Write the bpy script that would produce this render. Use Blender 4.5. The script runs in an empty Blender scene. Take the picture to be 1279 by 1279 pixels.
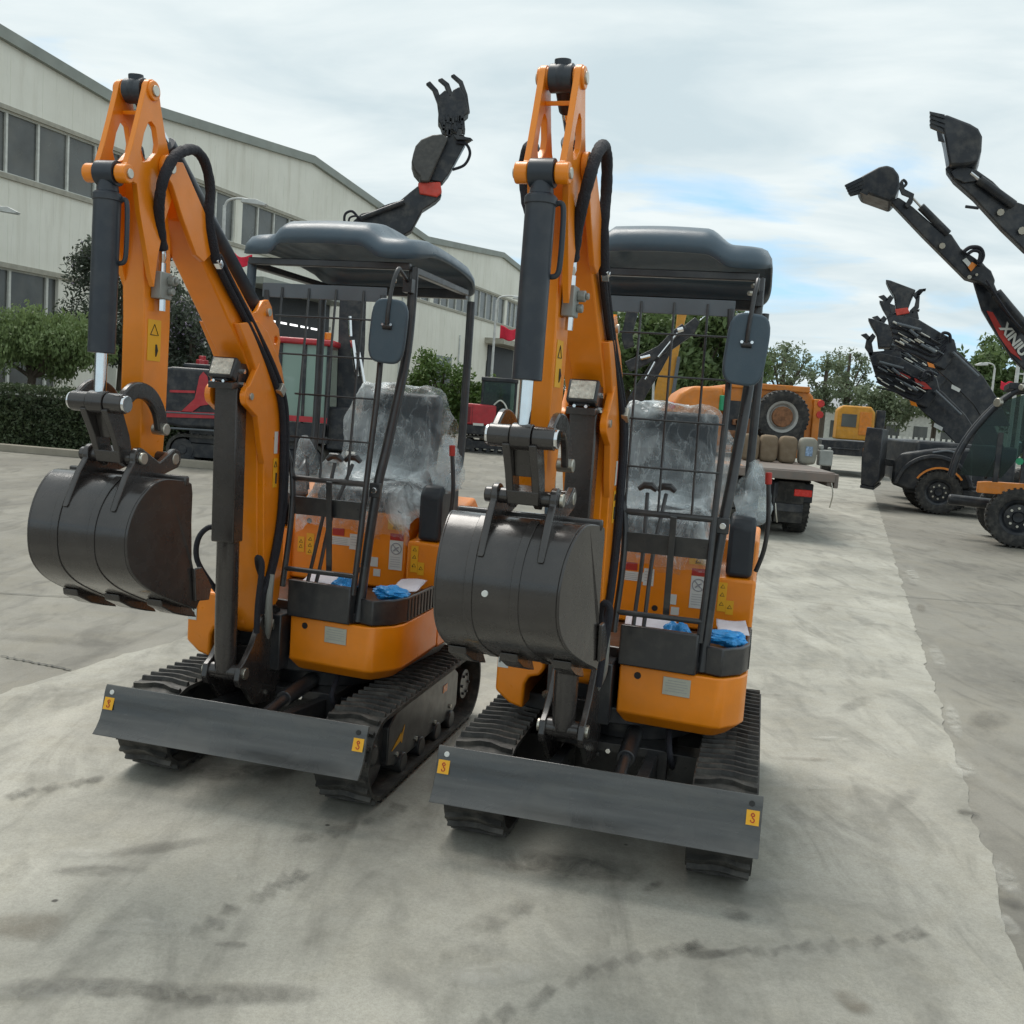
import bpy, bmesh, math, random
from math import radians as R, sin, cos, pi, sqrt
from mathutils import Vector, Matrix, noise
from mathutils.geometry import tessellate_polygon
random.seed(7)
scn = bpy.context.scene
COL = scn.collection

# ------------------------------------------------------------------ camera
F, PITCH, ROLL, H = 1241.8, R(6.023), R(4.15), 1.6
cp, sp, cr, sr = cos(PITCH), sin(PITCH), cos(ROLL), sin(ROLL)
fw = Vector((0, cp, -sp)); up0 = Vector((0, sp, cp)); rt0 = Vector((1, 0, 0))
rt = rt0*cr + up0*sr; up = -rt0*sr + up0*cr
cam = bpy.data.objects.new('camera', bpy.data.cameras.new('camera'))
COL.objects.link(cam)
cam.matrix_world = Matrix(((rt.x, up.x, -fw.x, 0), (rt.y, up.y, -fw.y, 0), (rt.z, up.z, -fw.z, H), (0, 0, 0, 1)))
cam.data.sensor_width = 36; cam.data.lens = F/1279*36
cam.data.clip_start = .05; cam.data.clip_end = 3000
scn.camera = cam

def at(u, v, Y):
    "world point seen at photograph pixel (u, v) and standing at distance Y"
    dx, dy = u-639.5, v-639.5
    X = (dx*cr+dy*sr)/F; U = -(-dx*sr+dy*cr)/F
    d = Vector((X, cp+U*sp, -sp+U*cp)); return Vector((0, 0, H)) + d*(Y/d.y)
def gnd(u, v, z=0.):
    dx, dy = u-639.5, v-639.5
    X = (dx*cr+dy*sr)/F; U = -(-dx*sr+dy*cr)/F
    d = Vector((X, cp+U*sp, -sp+U*cp)); return Vector((0, 0, H)) + d*((z-H)/d.z)

# ------------------------------------------------------------------ materials
MATS = {}
def nt(name):
    m = bpy.data.materials.new(name); m.use_nodes = True
    t = m.node_tree; b = t.nodes['Principled BSDF']; return m, t, b
def N(t, kind, **kw):
    n = t.nodes.new(kind)
    for k, v in kw.items():
        if k in n.inputs.keys(): n.inputs[k].default_value = v
        else: setattr(n, k, v)
    return n
def coord(t, scale=(1, 1, 1), space='Object'):
    tc = N(t, 'ShaderNodeTexCoord'); mp = N(t, 'ShaderNodeMapping'); mp.inputs['Scale'].default_value = scale
    t.links.new(tc.outputs[space], mp.inputs['Vector']); return mp.outputs['Vector']
def noise_n(t, vec, scale, detail=4, rough=.55, dist=0.):
    n = N(t, 'ShaderNodeTexNoise'); n.inputs['Scale'].default_value = scale; n.inputs['Detail'].default_value = detail
    n.inputs['Roughness'].default_value = rough; n.inputs['Distortion'].default_value = dist
    t.links.new(vec, n.inputs['Vector']); return n.outputs['Fac']
def ramp(t, fac, stops):
    r = N(t, 'ShaderNodeValToRGB'); e = r.color_ramp.elements
    while len(e) < len(stops): e.new(.5)
    for i, (p, c) in enumerate(stops):
        e[i].position = p; e[i].color = (*c, 1) if len(c) == 3 else c
    t.links.new(fac, r.inputs['Fac']); return r.outputs['Color']
def mixc(t, fac, a, b, mode='MIX'):
    m = N(t, 'ShaderNodeMix', data_type='RGBA', blend_type=mode)
    for s, v in ((0, fac), (6, a), (7, b)):
        if isinstance(v, (int, float)): m.inputs[s].default_value = v
        elif isinstance(v, tuple): m.inputs[s].default_value = (*v[:3], 1)
        else: t.links.new(v, m.inputs[s])
    return m.outputs[2]
def bump(t, b, fac, strength, dist=.01):
    n = N(t, 'ShaderNodeBump'); n.inputs['Strength'].default_value = strength; n.inputs['Distance'].default_value = dist
    t.links.new(fac, n.inputs['Height']); t.links.new(n.outputs['Normal'], b.inputs['Normal'])
def mat(name, col, rough=.5, metal=0., var=.15, scale=6., dust=0., bmp=0., bscale=60., coat=0., spec=.5, dustcol=(.33, .30, .25)):
    if name in MATS: return MATS[name]
    m, t, b = nt(name); v = coord(t)
    n1 = noise_n(t, v, scale, 6)
    c = mixc(t, ramp(t, n1, ((.3, (0, 0, 0)), (.7, (1, 1, 1)))), tuple(x*(1-var) for x in col), tuple(min(1, x*(1+var)) for x in col))
    if dust:
        n2 = noise_n(t, v, scale*1.9, 8, .65)
        c = mixc(t, ramp(t, n2, ((.45, (0, 0, 0)), (.8, (dust,)*3))), c, dustcol)
    t.links.new(c, b.inputs['Base Color'])
    n3 = noise_n(t, v, scale*3, 5)
    t.links.new(ramp(t, n3, ((.25, (max(.02, rough-.08),)*3), (.75, (min(1, rough+.1),)*3))), b.inputs['Roughness'])
    b.inputs['Metallic'].default_value = metal; b.inputs['Specular IOR Level'].default_value = spec
    b.inputs['Coat Weight'].default_value = coat; b.inputs['Coat Roughness'].default_value = .12
    if bmp: bump(t, b, noise_n(t, v, bscale, 4), bmp)
    MATS[name] = m; return m

ORANGE = mat('orange_paint', (.82, .236, .002), .34, dust=.07, coat=.2, var=.09, bmp=.05, bscale=90)
BLACKP = mat('black_paint', (.022, .023, .026), .33, dust=.12, coat=.2, var=.2, bmp=.04)
BUCKET = mat('bucket_paint', (.030, .026, .025), .25, dust=.05, coat=.35, var=.2, bmp=.05, bscale=40)
BLADE = mat('blade_paint', (.055, .06, .062), .30, dust=.16, coat=.25, var=.2, bmp=.04, bscale=20)
def blade_mat():
    m, t, b = nt('dozer_blade_paint'); v = coord(t, (.6, 1, 9)); v2 = coord(t, (3, 3, 3))
    n = noise_n(t, v, 3, 7, .6, .4); n2 = noise_n(t, v2, 2.2, 6, .6, .8); n3 = noise_n(t, v, 30, 3, .7)
    c = mixc(t, ramp(t, n, ((.35, (0,)*3), (.68, (1,)*3))), (.038, .039, .039), (.086, .087, .084))
    c = mixc(t, ramp(t, n2, ((.5, (0,)*3), (.75, (.45,)*3))), c, (.13, .125, .11))
    c = mixc(t, ramp(t, n3, ((.68, (0,)*3), (.74, (.5,)*3))), c, (.22, .21, .20))
    t.links.new(c, b.inputs['Base Color']); t.links.new(ramp(t, n2, ((.3, (.20,)*3), (.7, (.38,)*3))), b.inputs['Roughness'])
    b.inputs['Coat Weight'].default_value = .3; b.inputs['Coat Roughness'].default_value = .2; bump(t, b, n2, .12, .01); return m
BLADE = blade_mat()
CYLP = mat('cylinder_paint', (.020, .027, .038), .38, dust=.08, var=.12)
CANOPY = mat('canopy_plastic', (.050, .080, .108), .34, dust=.06, var=.08, bmp=.08, bscale=260)
RUBBER = mat('rubber', (.026, .025, .023), .6, dust=.3, var=.3, bmp=.25, bscale=45)
HOSE = mat('hose_sleeve', (.012, .013, .02), .75, bmp=.6, bscale=160)
CHROME = mat('chrome', (.72, .73, .74), .12, metal=1., var=.03)
STEEL = mat('zinc_steel', (.5, .48, .42), .32, metal=.9, var=.15)
VALVE = mat('grey_valve', (.30, .31, .29), .45, metal=.3)
GREYP = mat('grey_bar_paint', (.10, .115, .13), .4)
VINYL = mat('seat_vinyl', (.02, .025, .032), .45, bmp=.1)
WHITE = mat('white_sticker', (.62, .63, .60), .5, var=.04)
PLATE = mat('type_plate', (.45, .45, .38), .35, metal=.2, var=.08, scale=20)
YELLOW = mat('yellow_sticker', (.80, .40, .01), .45, var=.04)
REDS = mat('red_sticker', (.42, .03, .02), .5)
INK = mat('black_ink', (.015, .015, .015), .6)
INKG = mat('grey_ink', (.28, .28, .30), .6)
REDP = mat('red_paint', (.40, .013, .022), .38, dust=.1, coat=.2)
FLAGR = mat('flag_cloth', (.62, .02, .05), .8)
YELLP = mat('yellow_paint', (.55, .25, .02), .42, dust=.2)
ORANGED = mat('weathered_orange_paint', (.60, .19, .015), .45, dust=.25)
DARKM = mat('dark_machine_paint', (.016, .019, .025), .38, dust=.22, var=.3, scale=3, spec=.4)
def wall_mat():
    m, t, b = nt('cream_wall_panel'); v = coord(t, (1.6, 1.6, .12)); v2 = coord(t)
    n = noise_n(t, v, 1.3, 8, .7, .3); n2 = noise_n(t, v2, .5, 6, .6); n3 = noise_n(t, v, 5, 6, .7)
    c = mixc(t, ramp(t, n2, ((.35, (0,)*3), (.7, (1,)*3))), (.80, .78, .69), (.71, .69, .60))
    c = mixc(t, ramp(t, n, ((.52, (0,)*3), (.74, (.38,)*3))), c, (.42, .38, .28))
    c = mixc(t, ramp(t, n3, ((.55, (0,)*3), (.75, (.30,)*3))), c, (.36, .34, .28))
    t.links.new(c, b.inputs['Base Color']); b.inputs['Roughness'].default_value = .7; return m
WALLM = wall_mat()
ROOFM = mat('roof_trim', (.26, .28, .25), .6, dust=.2, scale=1.)
WFRAME = mat('white_window_frame', (.60, .60, .55), .55)
GLASSD = mat('dusty_window_pane', (.095, .10, .095), .22, dust=.5, scale=.55, var=.5, dustcol=(.16, .15, .12))
DOORD = mat('dark_bay', (.02, .022, .026), .6)
POLE = mat('pole_paint', (.55, .56, .54), .5)
SACK = mat('tan_sack', (.19, .14, .09), .85, dust=.2, bmp=.3, bscale=30)
BED = mat('truck_bed_steel', (.15, .13, .115), .6, dust=.4, scale=2, dustcol=(.30, .16, .11))
TYRE = mat('tyre_rubber', (.022, .022, .022), .75, dust=.25, var=.25, bmp=.2, bscale=20)
RUST = mat('rusty_hub', (.20, .09, .04), .7, var=.4, scale=20)
BLUEP = mat('blue_plastic', (.03, .30, .70), .35, bmp=.8, bscale=25, var=.2, scale=20)
PAPER = mat('paper', (.60, .57, .62), .7, bmp=.3, bscale=15)
LENS = mat('lamp_lens', (.62, .60, .52), .18, bmp=.9, bscale=90, var=.3, scale=60)
TRUNK = mat('bark', (.10, .08, .06), .9, bmp=.5)
KERB = mat('kerb_stone', (.30, .27, .22), .85, dust=.2, scale=3)
REDL = mat('red_lens', (.55, .02, .01), .25)
AMBER = mat('amber_lens', (.75, .22, .01), .25)
STRAP = mat('green_lamp', (.02, .30, .14), .4)

def leafmat(name, c1, c2, c3=None, tr=.25):
    m, t, b = nt(name); tc = N(t, 'ShaderNodeTexCoord')
    n1 = noise_n(t, tc.outputs['Object'], 1.1, 3); n2 = noise_n(t, tc.outputs['Object'], 9, 2)
    c = mixc(t, ramp(t, n1, ((.35, (0, 0, 0)), (.65, (1, 1, 1)))), c1, c2)
    c = mixc(t, ramp(t, n2, ((.5, (0, 0, 0)), (.75, (.8, .8, .8)))), c, c3 or c1)
    t.links.new(c, b.inputs['Base Color']); b.inputs['Roughness'].default_value = .6
    ts = N(t, 'ShaderNodeBsdfTranslucent'); t.links.new(c, ts.inputs['Color'])
    mx = N(t, 'ShaderNodeMixShader'); mx.inputs[0].default_value = tr
    t.links.new(b.outputs[0], mx.inputs[1]); t.links.new(ts.outputs[0], mx.inputs[2])
    t.links.new(mx.outputs[0], t.nodes['Material Output'].inputs[0]); return m
L_HEDGE = leafmat('hedge_leaf', (.048, .072, .032), (.075, .105, .045), (.12, .13, .075))
L_WILLOW = leafmat('willow_leaf', (.14, .20, .07), (.20, .27, .10), (.26, .33, .16))
L_DARK = leafmat('dark_leaf', (.05, .068, .042), (.075, .095, .06), (.16, .17, .16))
L_BUSH = leafmat('bush_leaf', (.05, .10, .02), (.10, .17, .035), (.17, .22, .05))
L_FAR = leafmat('hazed_far_leaf', (.14, .18, .10), (.20, .245, .14), (.27, .30, .21))  # paled: distance haze is mixed into these leaf colours
L_GREEN = leafmat('hazed_green_leaf', (.09, .135, .05), (.13, .19, .065), (.17, .24, .09))  # greens lightened to paint in the haze of distance
L_LILAC = leafmat('lilac_flower', (.35, .28, .42), (.45, .38, .5))

def glass(name, tint, fac):
    m, t, b = nt(name); tr = N(t, 'ShaderNodeBsdfTransparent'); tr.inputs[0].default_value = (*tint, 1)
    b.inputs['Base Color'].default_value = (.02, .03, .03, 1); b.inputs['Roughness'].default_value = .05
    mx = N(t, 'ShaderNodeMixShader'); mx.inputs[0].default_value = fac
    t.links.new(tr.outputs[0], mx.inputs[1]); t.links.new(b.outputs[0], mx.inputs[2])
    t.links.new(mx.outputs[0], t.nodes['Material Output'].inputs[0]); return m
CABG = glass('cab_glass', (.55, .72, .66), .5)
def film():
    m, t, b = nt('plastic_film'); v = coord(t)
    n = noise_n(t, v, 10, 5, .6, 1.2); n2 = noise_n(t, v, 3.5, 3, .5, .8); nr = noise_n(t, v, 7, 3, .55, 1.6)
    b.inputs['Base Color'].default_value = (.72, .78, .80, 1); b.inputs['Roughness'].default_value = .12
    bump(t, b, n, 1., .02)
    tr = N(t, 'ShaderNodeBsdfTransparent'); tr.inputs[0].default_value = (.93, .95, .96, 1)
    mx = N(t, 'ShaderNodeMixShader')
    sp_z = N(t, 'ShaderNodeSeparateXYZ'); t.links.new(v, sp_z.inputs[0])
    zr = ramp(t, sp_z.outputs['Z'], ((.0, (.5,)*3), (1., (.5,)*3)))
    mz = N(t, 'ShaderNodeMapRange'); mz.inputs['From Min'].default_value = .9; mz.inputs['From Max'].default_value = 1.75; t.links.new(sp_z.outputs['Z'], mz.inputs['Value'])
    zone = ramp(t, mz.outputs[0], ((.0, (.7,)*3), (.22, (.9,)*3), (.40, (.85,)*3), (.50, (.45,)*3), (.78, (.5,)*3), (.86, (1,)*3)))
    v3 = coord(t, (1.6, 1, .55)); v3.node.inputs['Rotation'].default_value = (0, R(25), 0)
    nr = noise_n(t, v3, 8, 4, .6, .7)
    ma = N(t, 'ShaderNodeMath', operation='ADD'); ma.use_clamp = True
    t.links.new(ramp(t, nr, ((.478, (.0,)*3), (.498, (.17,)*3), (.502, (.17,)*3), (.522, (.0,)*3))), ma.inputs[0])      # creases
    mm = N(t, 'ShaderNodeMath', operation='MULTIPLY'); t.links.new(ramp(t, n2, ((.42, (.12,)*3), (.58, (.85,)*3))), mm.inputs[0]); t.links.new(zone, mm.inputs[1]); t.links.new(mm.outputs[0], ma.inputs[1])                                        # doubled folds
    t.links.new(ma.outputs[0], mx.inputs[0])
    t.links.new(tr.outputs[0], mx.inputs[1]); t.links.new(b.outputs[0], mx.inputs[2])
    t.links.new(mx.outputs[0], t.nodes['Material Output'].inputs[0]); return m
FILM = film()

# ------------------------------------------------------------------ mesh helpers
class MB:
    def __init__(s): s.v = []; s.f = []
    def add(s, vs, fs):
        o = len(s.v); s.v += [tuple(v) for v in vs]; s.f += [tuple(i+o for i in f) for f in fs]; return s
    def box(s, x0, x1, y0, y1, z0, z1):
        return s.add([(x0, y0, z0), (x1, y0, z0), (x1, y1, z0), (x0, y1, z0), (x0, y0, z1), (x1, y0, z1), (x1, y1, z1), (x0, y1, z1)],
                     [(0, 3, 2, 1), (4, 5, 6, 7), (0, 1, 5, 4), (1, 2, 6, 5), (2, 3, 7, 6), (3, 0, 4, 7)])
    def obox(s, c, ax, ay, az, hx, hy, hz):
        c = Vector(c); ax = Vector(ax).normalized(); ay = Vector(ay).normalized(); az = Vector(az).normalized()
        P = [c+ax*hx*i+ay*hy*j+az*hz*k for i, j, k in ((-1, -1, -1), (1, -1, -1), (1, 1, -1), (-1, 1, -1), (-1, -1, 1), (1, -1, 1), (1, 1, 1), (-1, 1, 1))]
        return s.add(P, [(0, 3, 2, 1), (4, 5, 6, 7), (0, 1, 5, 4), (1, 2, 6, 5), (2, 3, 7, 6), (3, 0, 4, 7)])
    def prism(s, poly, lo, hi, axis='x', holes=()):
        mp = {'x': lambda a, b, t: (t, a, b), 'y': lambda a, b, t: (a, t, b), 'z': lambda a, b, t: (a, b, t)}[axis]
        loops = [list(poly)]+[list(h) for h in holes]; n = sum(len(l) for l in loops)
        pts = [p for l in loops for p in l]
        vs = [mp(a, b, lo) for a, b in pts]+[mp(a, b, hi) for a, b in pts]; fs = []
        if holes:
            tri = tessellate_polygon([[Vector((a, b, 0)) for a, b in l] for l in loops])
            for t in tri: fs += [tuple(t), tuple(i+n for i in reversed(t))]
        else: fs += [tuple(range(n)), tuple(range(2*n-1, n-1, -1))]
        o = 0
        for l in loops:
            k = len(l)
            for i in range(k): j = (i+1) % k; fs.append((o+i, o+j, n+o+j, n+o+i))
            o += k
        return s.add(vs, fs)
    def tube(s, path, r, seg=10, cap=True):
        P = [Vector(p) for p in path]; n = len(P); rr = r if isinstance(r, (list, tuple)) else [r]*n
        T = [(P[min(i+1, n-1)]-P[max(i-1, 0)]).normalized() for i in range(n)]
        a = Vector((0, 0, 1)) if abs(T[0].z) < .9 else Vector((1, 0, 0)); nx = T[0].cross(a).normalized()
        vs = []; fs = []
        for i in range(n):
            nx = (nx-T[i]*nx.dot(T[i])).normalized(); ny = T[i].cross(nx)
            vs += [P[i]+(nx*cos(2*pi*k/seg)+ny*sin(2*pi*k/seg))*rr[i] for k in range(seg)]
        for i in range(n-1):
            for k in range(seg): k2 = (k+1) % seg; fs.append((i*seg+k, i*seg+k2, (i+1)*seg+k2, (i+1)*seg+k))
        if cap: fs += [tuple(range(seg-1, -1, -1)), tuple((n-1)*seg+k for k in range(seg))]
        return s.add(vs, fs)
    def cyl(s, a, b, r, seg=20): return s.tube([a, b], r, seg)
    def xcyl(s, x0, x1, y, z, r, seg=24): return s.tube([(x0, y, z), (x1, y, z)], r, seg)
    def ball(s, c, r, sz=(1, 1, 1), n=10):
        vs = []; fs = []; m = n*2
        for i in range(n+1):
            th = pi*i/n
            for k in range(m): ph = 2*pi*k/m; vs.append((c[0]+r*sz[0]*sin(th)*cos(ph), c[1]+r*sz[1]*sin(th)*sin(ph), c[2]+r*sz[2]*cos(th)))
        for i in range(n):
            for k in range(m): k2 = (k+1) % m; fs.append((i*m+k, (i+1)*m+k, (i+1)*m+k2, i*m+k2))
        return s.add(vs, fs)
def crom(pts, sub=6):
    P = [Vector(p) for p in pts]; out = []
    for i in range(len(P)-1):
        p0 = P[max(i-1, 0)]; p1 = P[i]; p2 = P[i+1]; p3 = P[min(i+2, len(P)-1)]
        for k in range(sub):
            t = k/sub; out.append(.5*((2*p1)+(p2-p0)*t+(2*p0-5*p1+4*p2-p3)*t*t+(-p0+3*p1-3*p2+p3)*t**3))
    return out+[P[-1]]
def arcp(cx, cy, r, a0, a1, n): return [(cx+r*cos(R(a0+(a1-a0)*i/n)), cy+r*sin(R(a0+(a1-a0)*i/n))) for i in range(n+1)]
def obj(name, mb, m, parent=None, bev=.003, ang=35, mod=None, seg=2):
    me = bpy.data.meshes.new(name); me.from_pydata(mb.v, [], mb.f)
    bm = bmesh.new(); bm.from_mesh(me); bmesh.ops.recalc_face_normals(bm, faces=bm.faces); bm.to_mesh(me); bm.free()
    me.shade_smooth(); me.set_sharp_from_angle(angle=R(ang)); me.materials.append(m)
    o = bpy.data.objects.new(name, me); COL.objects.link(o)
    if parent: o.parent = parent
    if bev:
        b = o.modifiers.new('bevel', 'BEVEL'); b.width = bev; b.segments = seg; b.limit_method = 'ANGLE'; b.angle_limit = R(32); b.harden_normals = False
    return o
def parts(name, mb, m, parent=None, **k):
    "every loose piece of the mesh becomes an object of its own"
    n = len(mb.v); p = list(range(n))
    def find(a):
        while p[a] != a: p[a] = p[p[a]]; a = p[a]
        return a
    for f in mb.f:
        r = find(f[0])
        for i in f[1:]: p[find(i)] = r
    comp = {}
    for f in mb.f: comp.setdefault(find(f[0]), []).append(f)
    out = []
    for fs in comp.values():
        ids = sorted({i for f in fs for i in f}); ix = {i: j for j, i in enumerate(ids)}; q = MB(); q.add([mb.v[i] for i in ids], [tuple(ix[i] for i in f) for f in fs]); out.append(obj(name, q, m, parent, **k))
    return out[0]
def tag(o, label, cat, group=None):
    o['label'] = label; o['category'] = cat
    if group: o['group'] = group
    return o
def empty(name, loc, rz=0.):
    o = bpy.data.objects.new(name, None); COL.objects.link(o); o.location = loc; o.rotation_euler = (0, 0, rz); o.empty_display_size = .2; return o
def struct(o, kind='structure'): o['kind'] = kind; return o
def text_mb(txt, size, origin, ax, ay, bold=.0):
    "flat lettering turned into a mesh: origin centre, ax reading direction, ay up direction"
    cu = bpy.data.curves.new('lettering', 'FONT'); cu.body = txt; cu.size = size; cu.align_x = 'CENTER'; cu.align_y = 'CENTER'; cu.offset = bold
    o = bpy.data.objects.new('lettering', cu); COL.objects.link(o)
    dg = bpy.context.evaluated_depsgraph_get(); me = bpy.data.meshes.new_from_object(o.evaluated_get(dg))
    mb = MB(); ax = Vector(ax).normalized(); ay = Vector(ay).normalized(); og = Vector(origin)
    mb.add([og+ax*v.co.x+ay*v.co.y for v in me.vertices], [tuple(p.vertices) for p in me.polygons])
    bpy.data.objects.remove(o); bpy.data.curves.remove(cu); bpy.data.meshes.remove(me); return mb

# ================================================================== MINI EXCAVATOR
XB = -.148                      # centre plane of the boom in the machine's own frame (x right, y back, z up)
SWING = []                      # parts that turn with the boom
def mini_excavator():
    rt_ = empty('mini_excavator', (0, 0, 0))
    def P(name, mb, m, par=rt_, **k): return obj(name, mb, m, par, **k)
    def PP(name, mb, m, par=rt_, **k): return parts(name, mb, m, par, **k)
    def SS(name, mb, m, **k):
        a = len(bpy.data.objects); before = set(bpy.data.objects); parts(name, mb, m, rt_, **k)
        for o in set(bpy.data.objects)-before: o['swings'] = 1
    def S(name, mb, m, **k):
        o = obj(name, mb, m, rt_, **k); o['swings'] = 1; return o
    # ---- dozer blade
    W = .563; pr = [(0, .207), (.022, .228), (.042, .255), (.056, .29), (.063, .325), (.069, .355), (.076, .376), (.083, .388)]
    th = [(y+.014, z-.004) for y, z in reversed(pr)]
    blade = P('dozer_blade', MB().prism(pr+th, -W, W), BLADE, bev=.002)
    mb = MB()
    for x in (-.17, .15): mb.prism([(.09, .24), (.10, .36), (.2, .34), (.62, .30), (.62, .2), (.2, .22)], x-.022, x+.022)
    mb.box(-.18, .18, .55, .62, .2, .3)
    P('blade_arm', mb, BLACKP)
    def on_blade(z):      # y of the blade face at height z
        for (y0, z0), (y1, z1) in zip(pr, pr[1:]):
            if z0 <= z <= z1: return y0+(y1-y0)*(z-z0)/(z1-z0)
        return 0
    for sgn in (-1, 1):
        cx = sgn*.534; n = Vector((0, -.95, .33)).normalized(); u = Vector((0, .33, .95)).normalized(); c = Vector((cx, on_blade(.318), .318))+n*.003
        st = P('lifting_sticker', MB().obox(c, (1, 0, 0), n, u, .021, .0008, .024), YELLOW, blade, bev=0)
        hp = [(.0, .003), (-.0055, .008), (0, .0145), (.0055, .008), (0, .003), (.0, -.001), (.006, -.006), (.003, -.0145), (-.0045, -.013), (-.006, -.008)]
        pts = crom([c+n*.0016+Vector((a, 0, 0))+u*b for a, b in hp], 4)
        P('hook_symbol', MB().tube(pts, .0017, 6), REDS, blade, bev=0)
        c2 = Vector((sgn*.528, on_blade(.362), .362))
        P('blade_bolt', MB().cyl(c2-n*.002, c2+n*.004, .0095, 16), WHITE if sgn < 0 else INK, blade, bev=.001)
    # ---- tracks
    cyF, cyR, cz, rad = .305, 1.45, .192, .168
    def loop(rr, n=16):
        a = [(cyR+rr*cos(R(t)), cz+rr*sin(R(t))) for t in [90-180*i/n for i in range(n+1)]]
        b = [(cyF+rr*cos(R(t)), cz+rr*sin(R(t))) for t in [270-180*i/n for i in range(n+1)]]
        return a+b
    L = (cyR-cyF)*2+2*pi*rad
    def tp(s, rr):       # point on the belt at run length s (at radius rr) with outward normal and tangent
        s %= L; a = cyR-cyF
        if s < a: return Vector((0, cyF+s, cz+rr)), Vector((0, 0, 1)), Vector((0, 1, 0))
        s -= a
        if s < pi*rad: t = pi/2-s/rad; return Vector((0, cyR+rr*cos(t), cz+rr*sin(t))), Vector((0, cos(t), sin(t))), Vector((0, sin(t), -cos(t)))
        s -= pi*rad
        if s < a: return Vector((0, cyR-s, cz-rr)), Vector((0, 0, -1)), Vector((0, -1, 0))
        s -= a; t = -pi/2-s/rad; return Vector((0, cyF+rr*cos(t), cz+rr*sin(t))), Vector((0, cos(t), sin(t))), Vector((0, sin(t), -cos(t)))
    for sgn in (-1, 1):
        xi, xo = sgn*.325, sgn*.55; xa, xb = min(xi, xo), max(xi, xo)
        mb = MB().prism(loop(rad), xa, xb, holes=[loop(rad-.016)])
        n = 58
        for i in range(n):
            segs = 5
            for k in range(segs):
                f0, f1 = k/segs, (k+1)/segs
                wig = lambda f: .010*(1 if abs(f-.5) < .25 else -1)*min(1, abs(abs(f-.5)-.25)*9)
                x0, x1 = xa+.006+(xb-xa-.012)*f0, xa+.006+(xb-xa-.012)*f1
                vs = []
                for x, f in ((x0, f0), (x1, f1)):
                    p, nn, tt = tp(L*i/n+wig(f), rad)
                    for dt, dn in ((-.0115, -.002), (.0115, -.002), (.006, .0165), (-.006, .0165)):
                        q = p+tt*dt+nn*dn; vs.append((x, q.y, q.z))
                fs = [(0, 1, 5, 4), (1, 2, 6, 5), (2, 3, 7, 6), (3, 0, 4, 7)]
                if k == 0: fs.append((3, 2, 1, 0))
                if k == segs-1: fs.append((4, 5, 6, 7))
                mb.add(vs, fs)
        P('rubber_track', mb, RUBBER, bev=0, ang=30)
        xm0, xm1 = sorted((sgn*.40, sgn*.515))
        fr = P('track_frame', MB().prism([(.42, .11), (.42, .27), (.5, .315), (1.25, .33), (1.33, .28), (1.33, .12), (1.25, .085), (.5, .085)], xm0, xm1), BLACKP, bev=.006)
        xs = sgn*.516
        for y, z in ((.52, .13), (.75, .125), (1.0, .125), (1.22, .14)):
            P('frame_bolt', MB().cyl((xs-sgn*.002, y, z), (xs+sgn*.007, y, z), .011, 6), STEEL, fr, bev=.001)
        P('arrow_sticker', MB().prism([(.46, .16), (.56, .21), (.565, .195), (.60, .235), (.575, .16), (.56, .175)], min(xs, xs+sgn*.0015), max(xs, xs+sgn*.0015)), YELLOW, fr, bev=0)
        P('small_sticker', MB().box(min(xs, xs+sgn*.0015), max(xs, xs+sgn*.0015), 1.10, 1.16, .235, .27), AMBER, fr, bev=0)
        P('idler_wheel', MB().xcyl(sgn*.385, sgn*.49, cyF, cz, .145, 28).xcyl(sgn*.37, sgn*.505, cyF, cz, .045), BLACKP, bev=.01)
        mb = MB(); g = [(cyR+(.148 if k % 2 else .128)*cos(2*pi*(k+.5*0)/26), cz+(.148 if k % 2 else .128)*sin(2*pi*k/26)) for k in range(26)]
        x0, x1 = sorted((sgn*.42, sgn*.455)); mb.prism(g, x0, x1); mb.xcyl(sgn*.38, sgn*.515, cyR, cz, .075)
        for k in range(6): a = 2*pi*k/6; mb.xcyl(sgn*.51, sgn*.524, cyR+.05*cos(a), cz+.05*sin(a), .008, 6)
        P('drive_sprocket', mb, BLACKP, bev=.002)
        for y in (.58, .8, 1.02, 1.22):
            P('track_roller', MB().xcyl(sgn*.37, sgn*.53, y, .075, .044, 18), BLACKP, bev=.005)
    # ---- undercarriage
    mb = MB().box(-.21, .21, .55, 1.2, .2, .33).box(-.4, .4, .62, .74, .16, .3).box(-.4, .4, 1.02, 1.14, .16, .3).prism(arcp(0, .92, .29, 0, 350, 28), .33, .405, 'z')
    for x in (-.06, .03, .12): mb.cyl((x, .545, .28), (x, .55, .28), .01, 6)
    under = P('undercarriage', mb, BLACKP, bev=.008)
    P('blade_cylinder', MB().cyl((.07, .10, .31), (.07, .38, .345), .022).cyl((.07, .36, .343), (.07, .62, .36), .034), BLACKP)
    for x in (-.02, .055): P('frame_bolt', MB().cyl((x, .54, .30), (x, .552, .30), .011, 6), CHROME, under, bev=.001)
    PP('travel_motor_hose', MB().tube(crom([(.2, .6, .40), (.22, .5, .34), (.23, .56, .27), (.22, .75, .26)]), .011).tube(crom([(-.25, .58, .42), (-.27, .5, .36), (-.26, .56, .28), (-.25, .75, .26)]), .011), HOSE, bev=0)
    # ---- upper frame and covers
    P('slewing_frame', MB().prism([(-.42, .62), (-.1, .56), (.02, .56), (.4, .66), (.45, 1.2), (.4, 1.62), (-.4, 1.62), (-.45, 1.2)], .405, .47, 'z')
      .prism([(-.27, .48), (-.02, .48), (-.02, .75), (-.27, .75)], .42, .66, 'z'), BLACKP, bev=.006)
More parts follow.
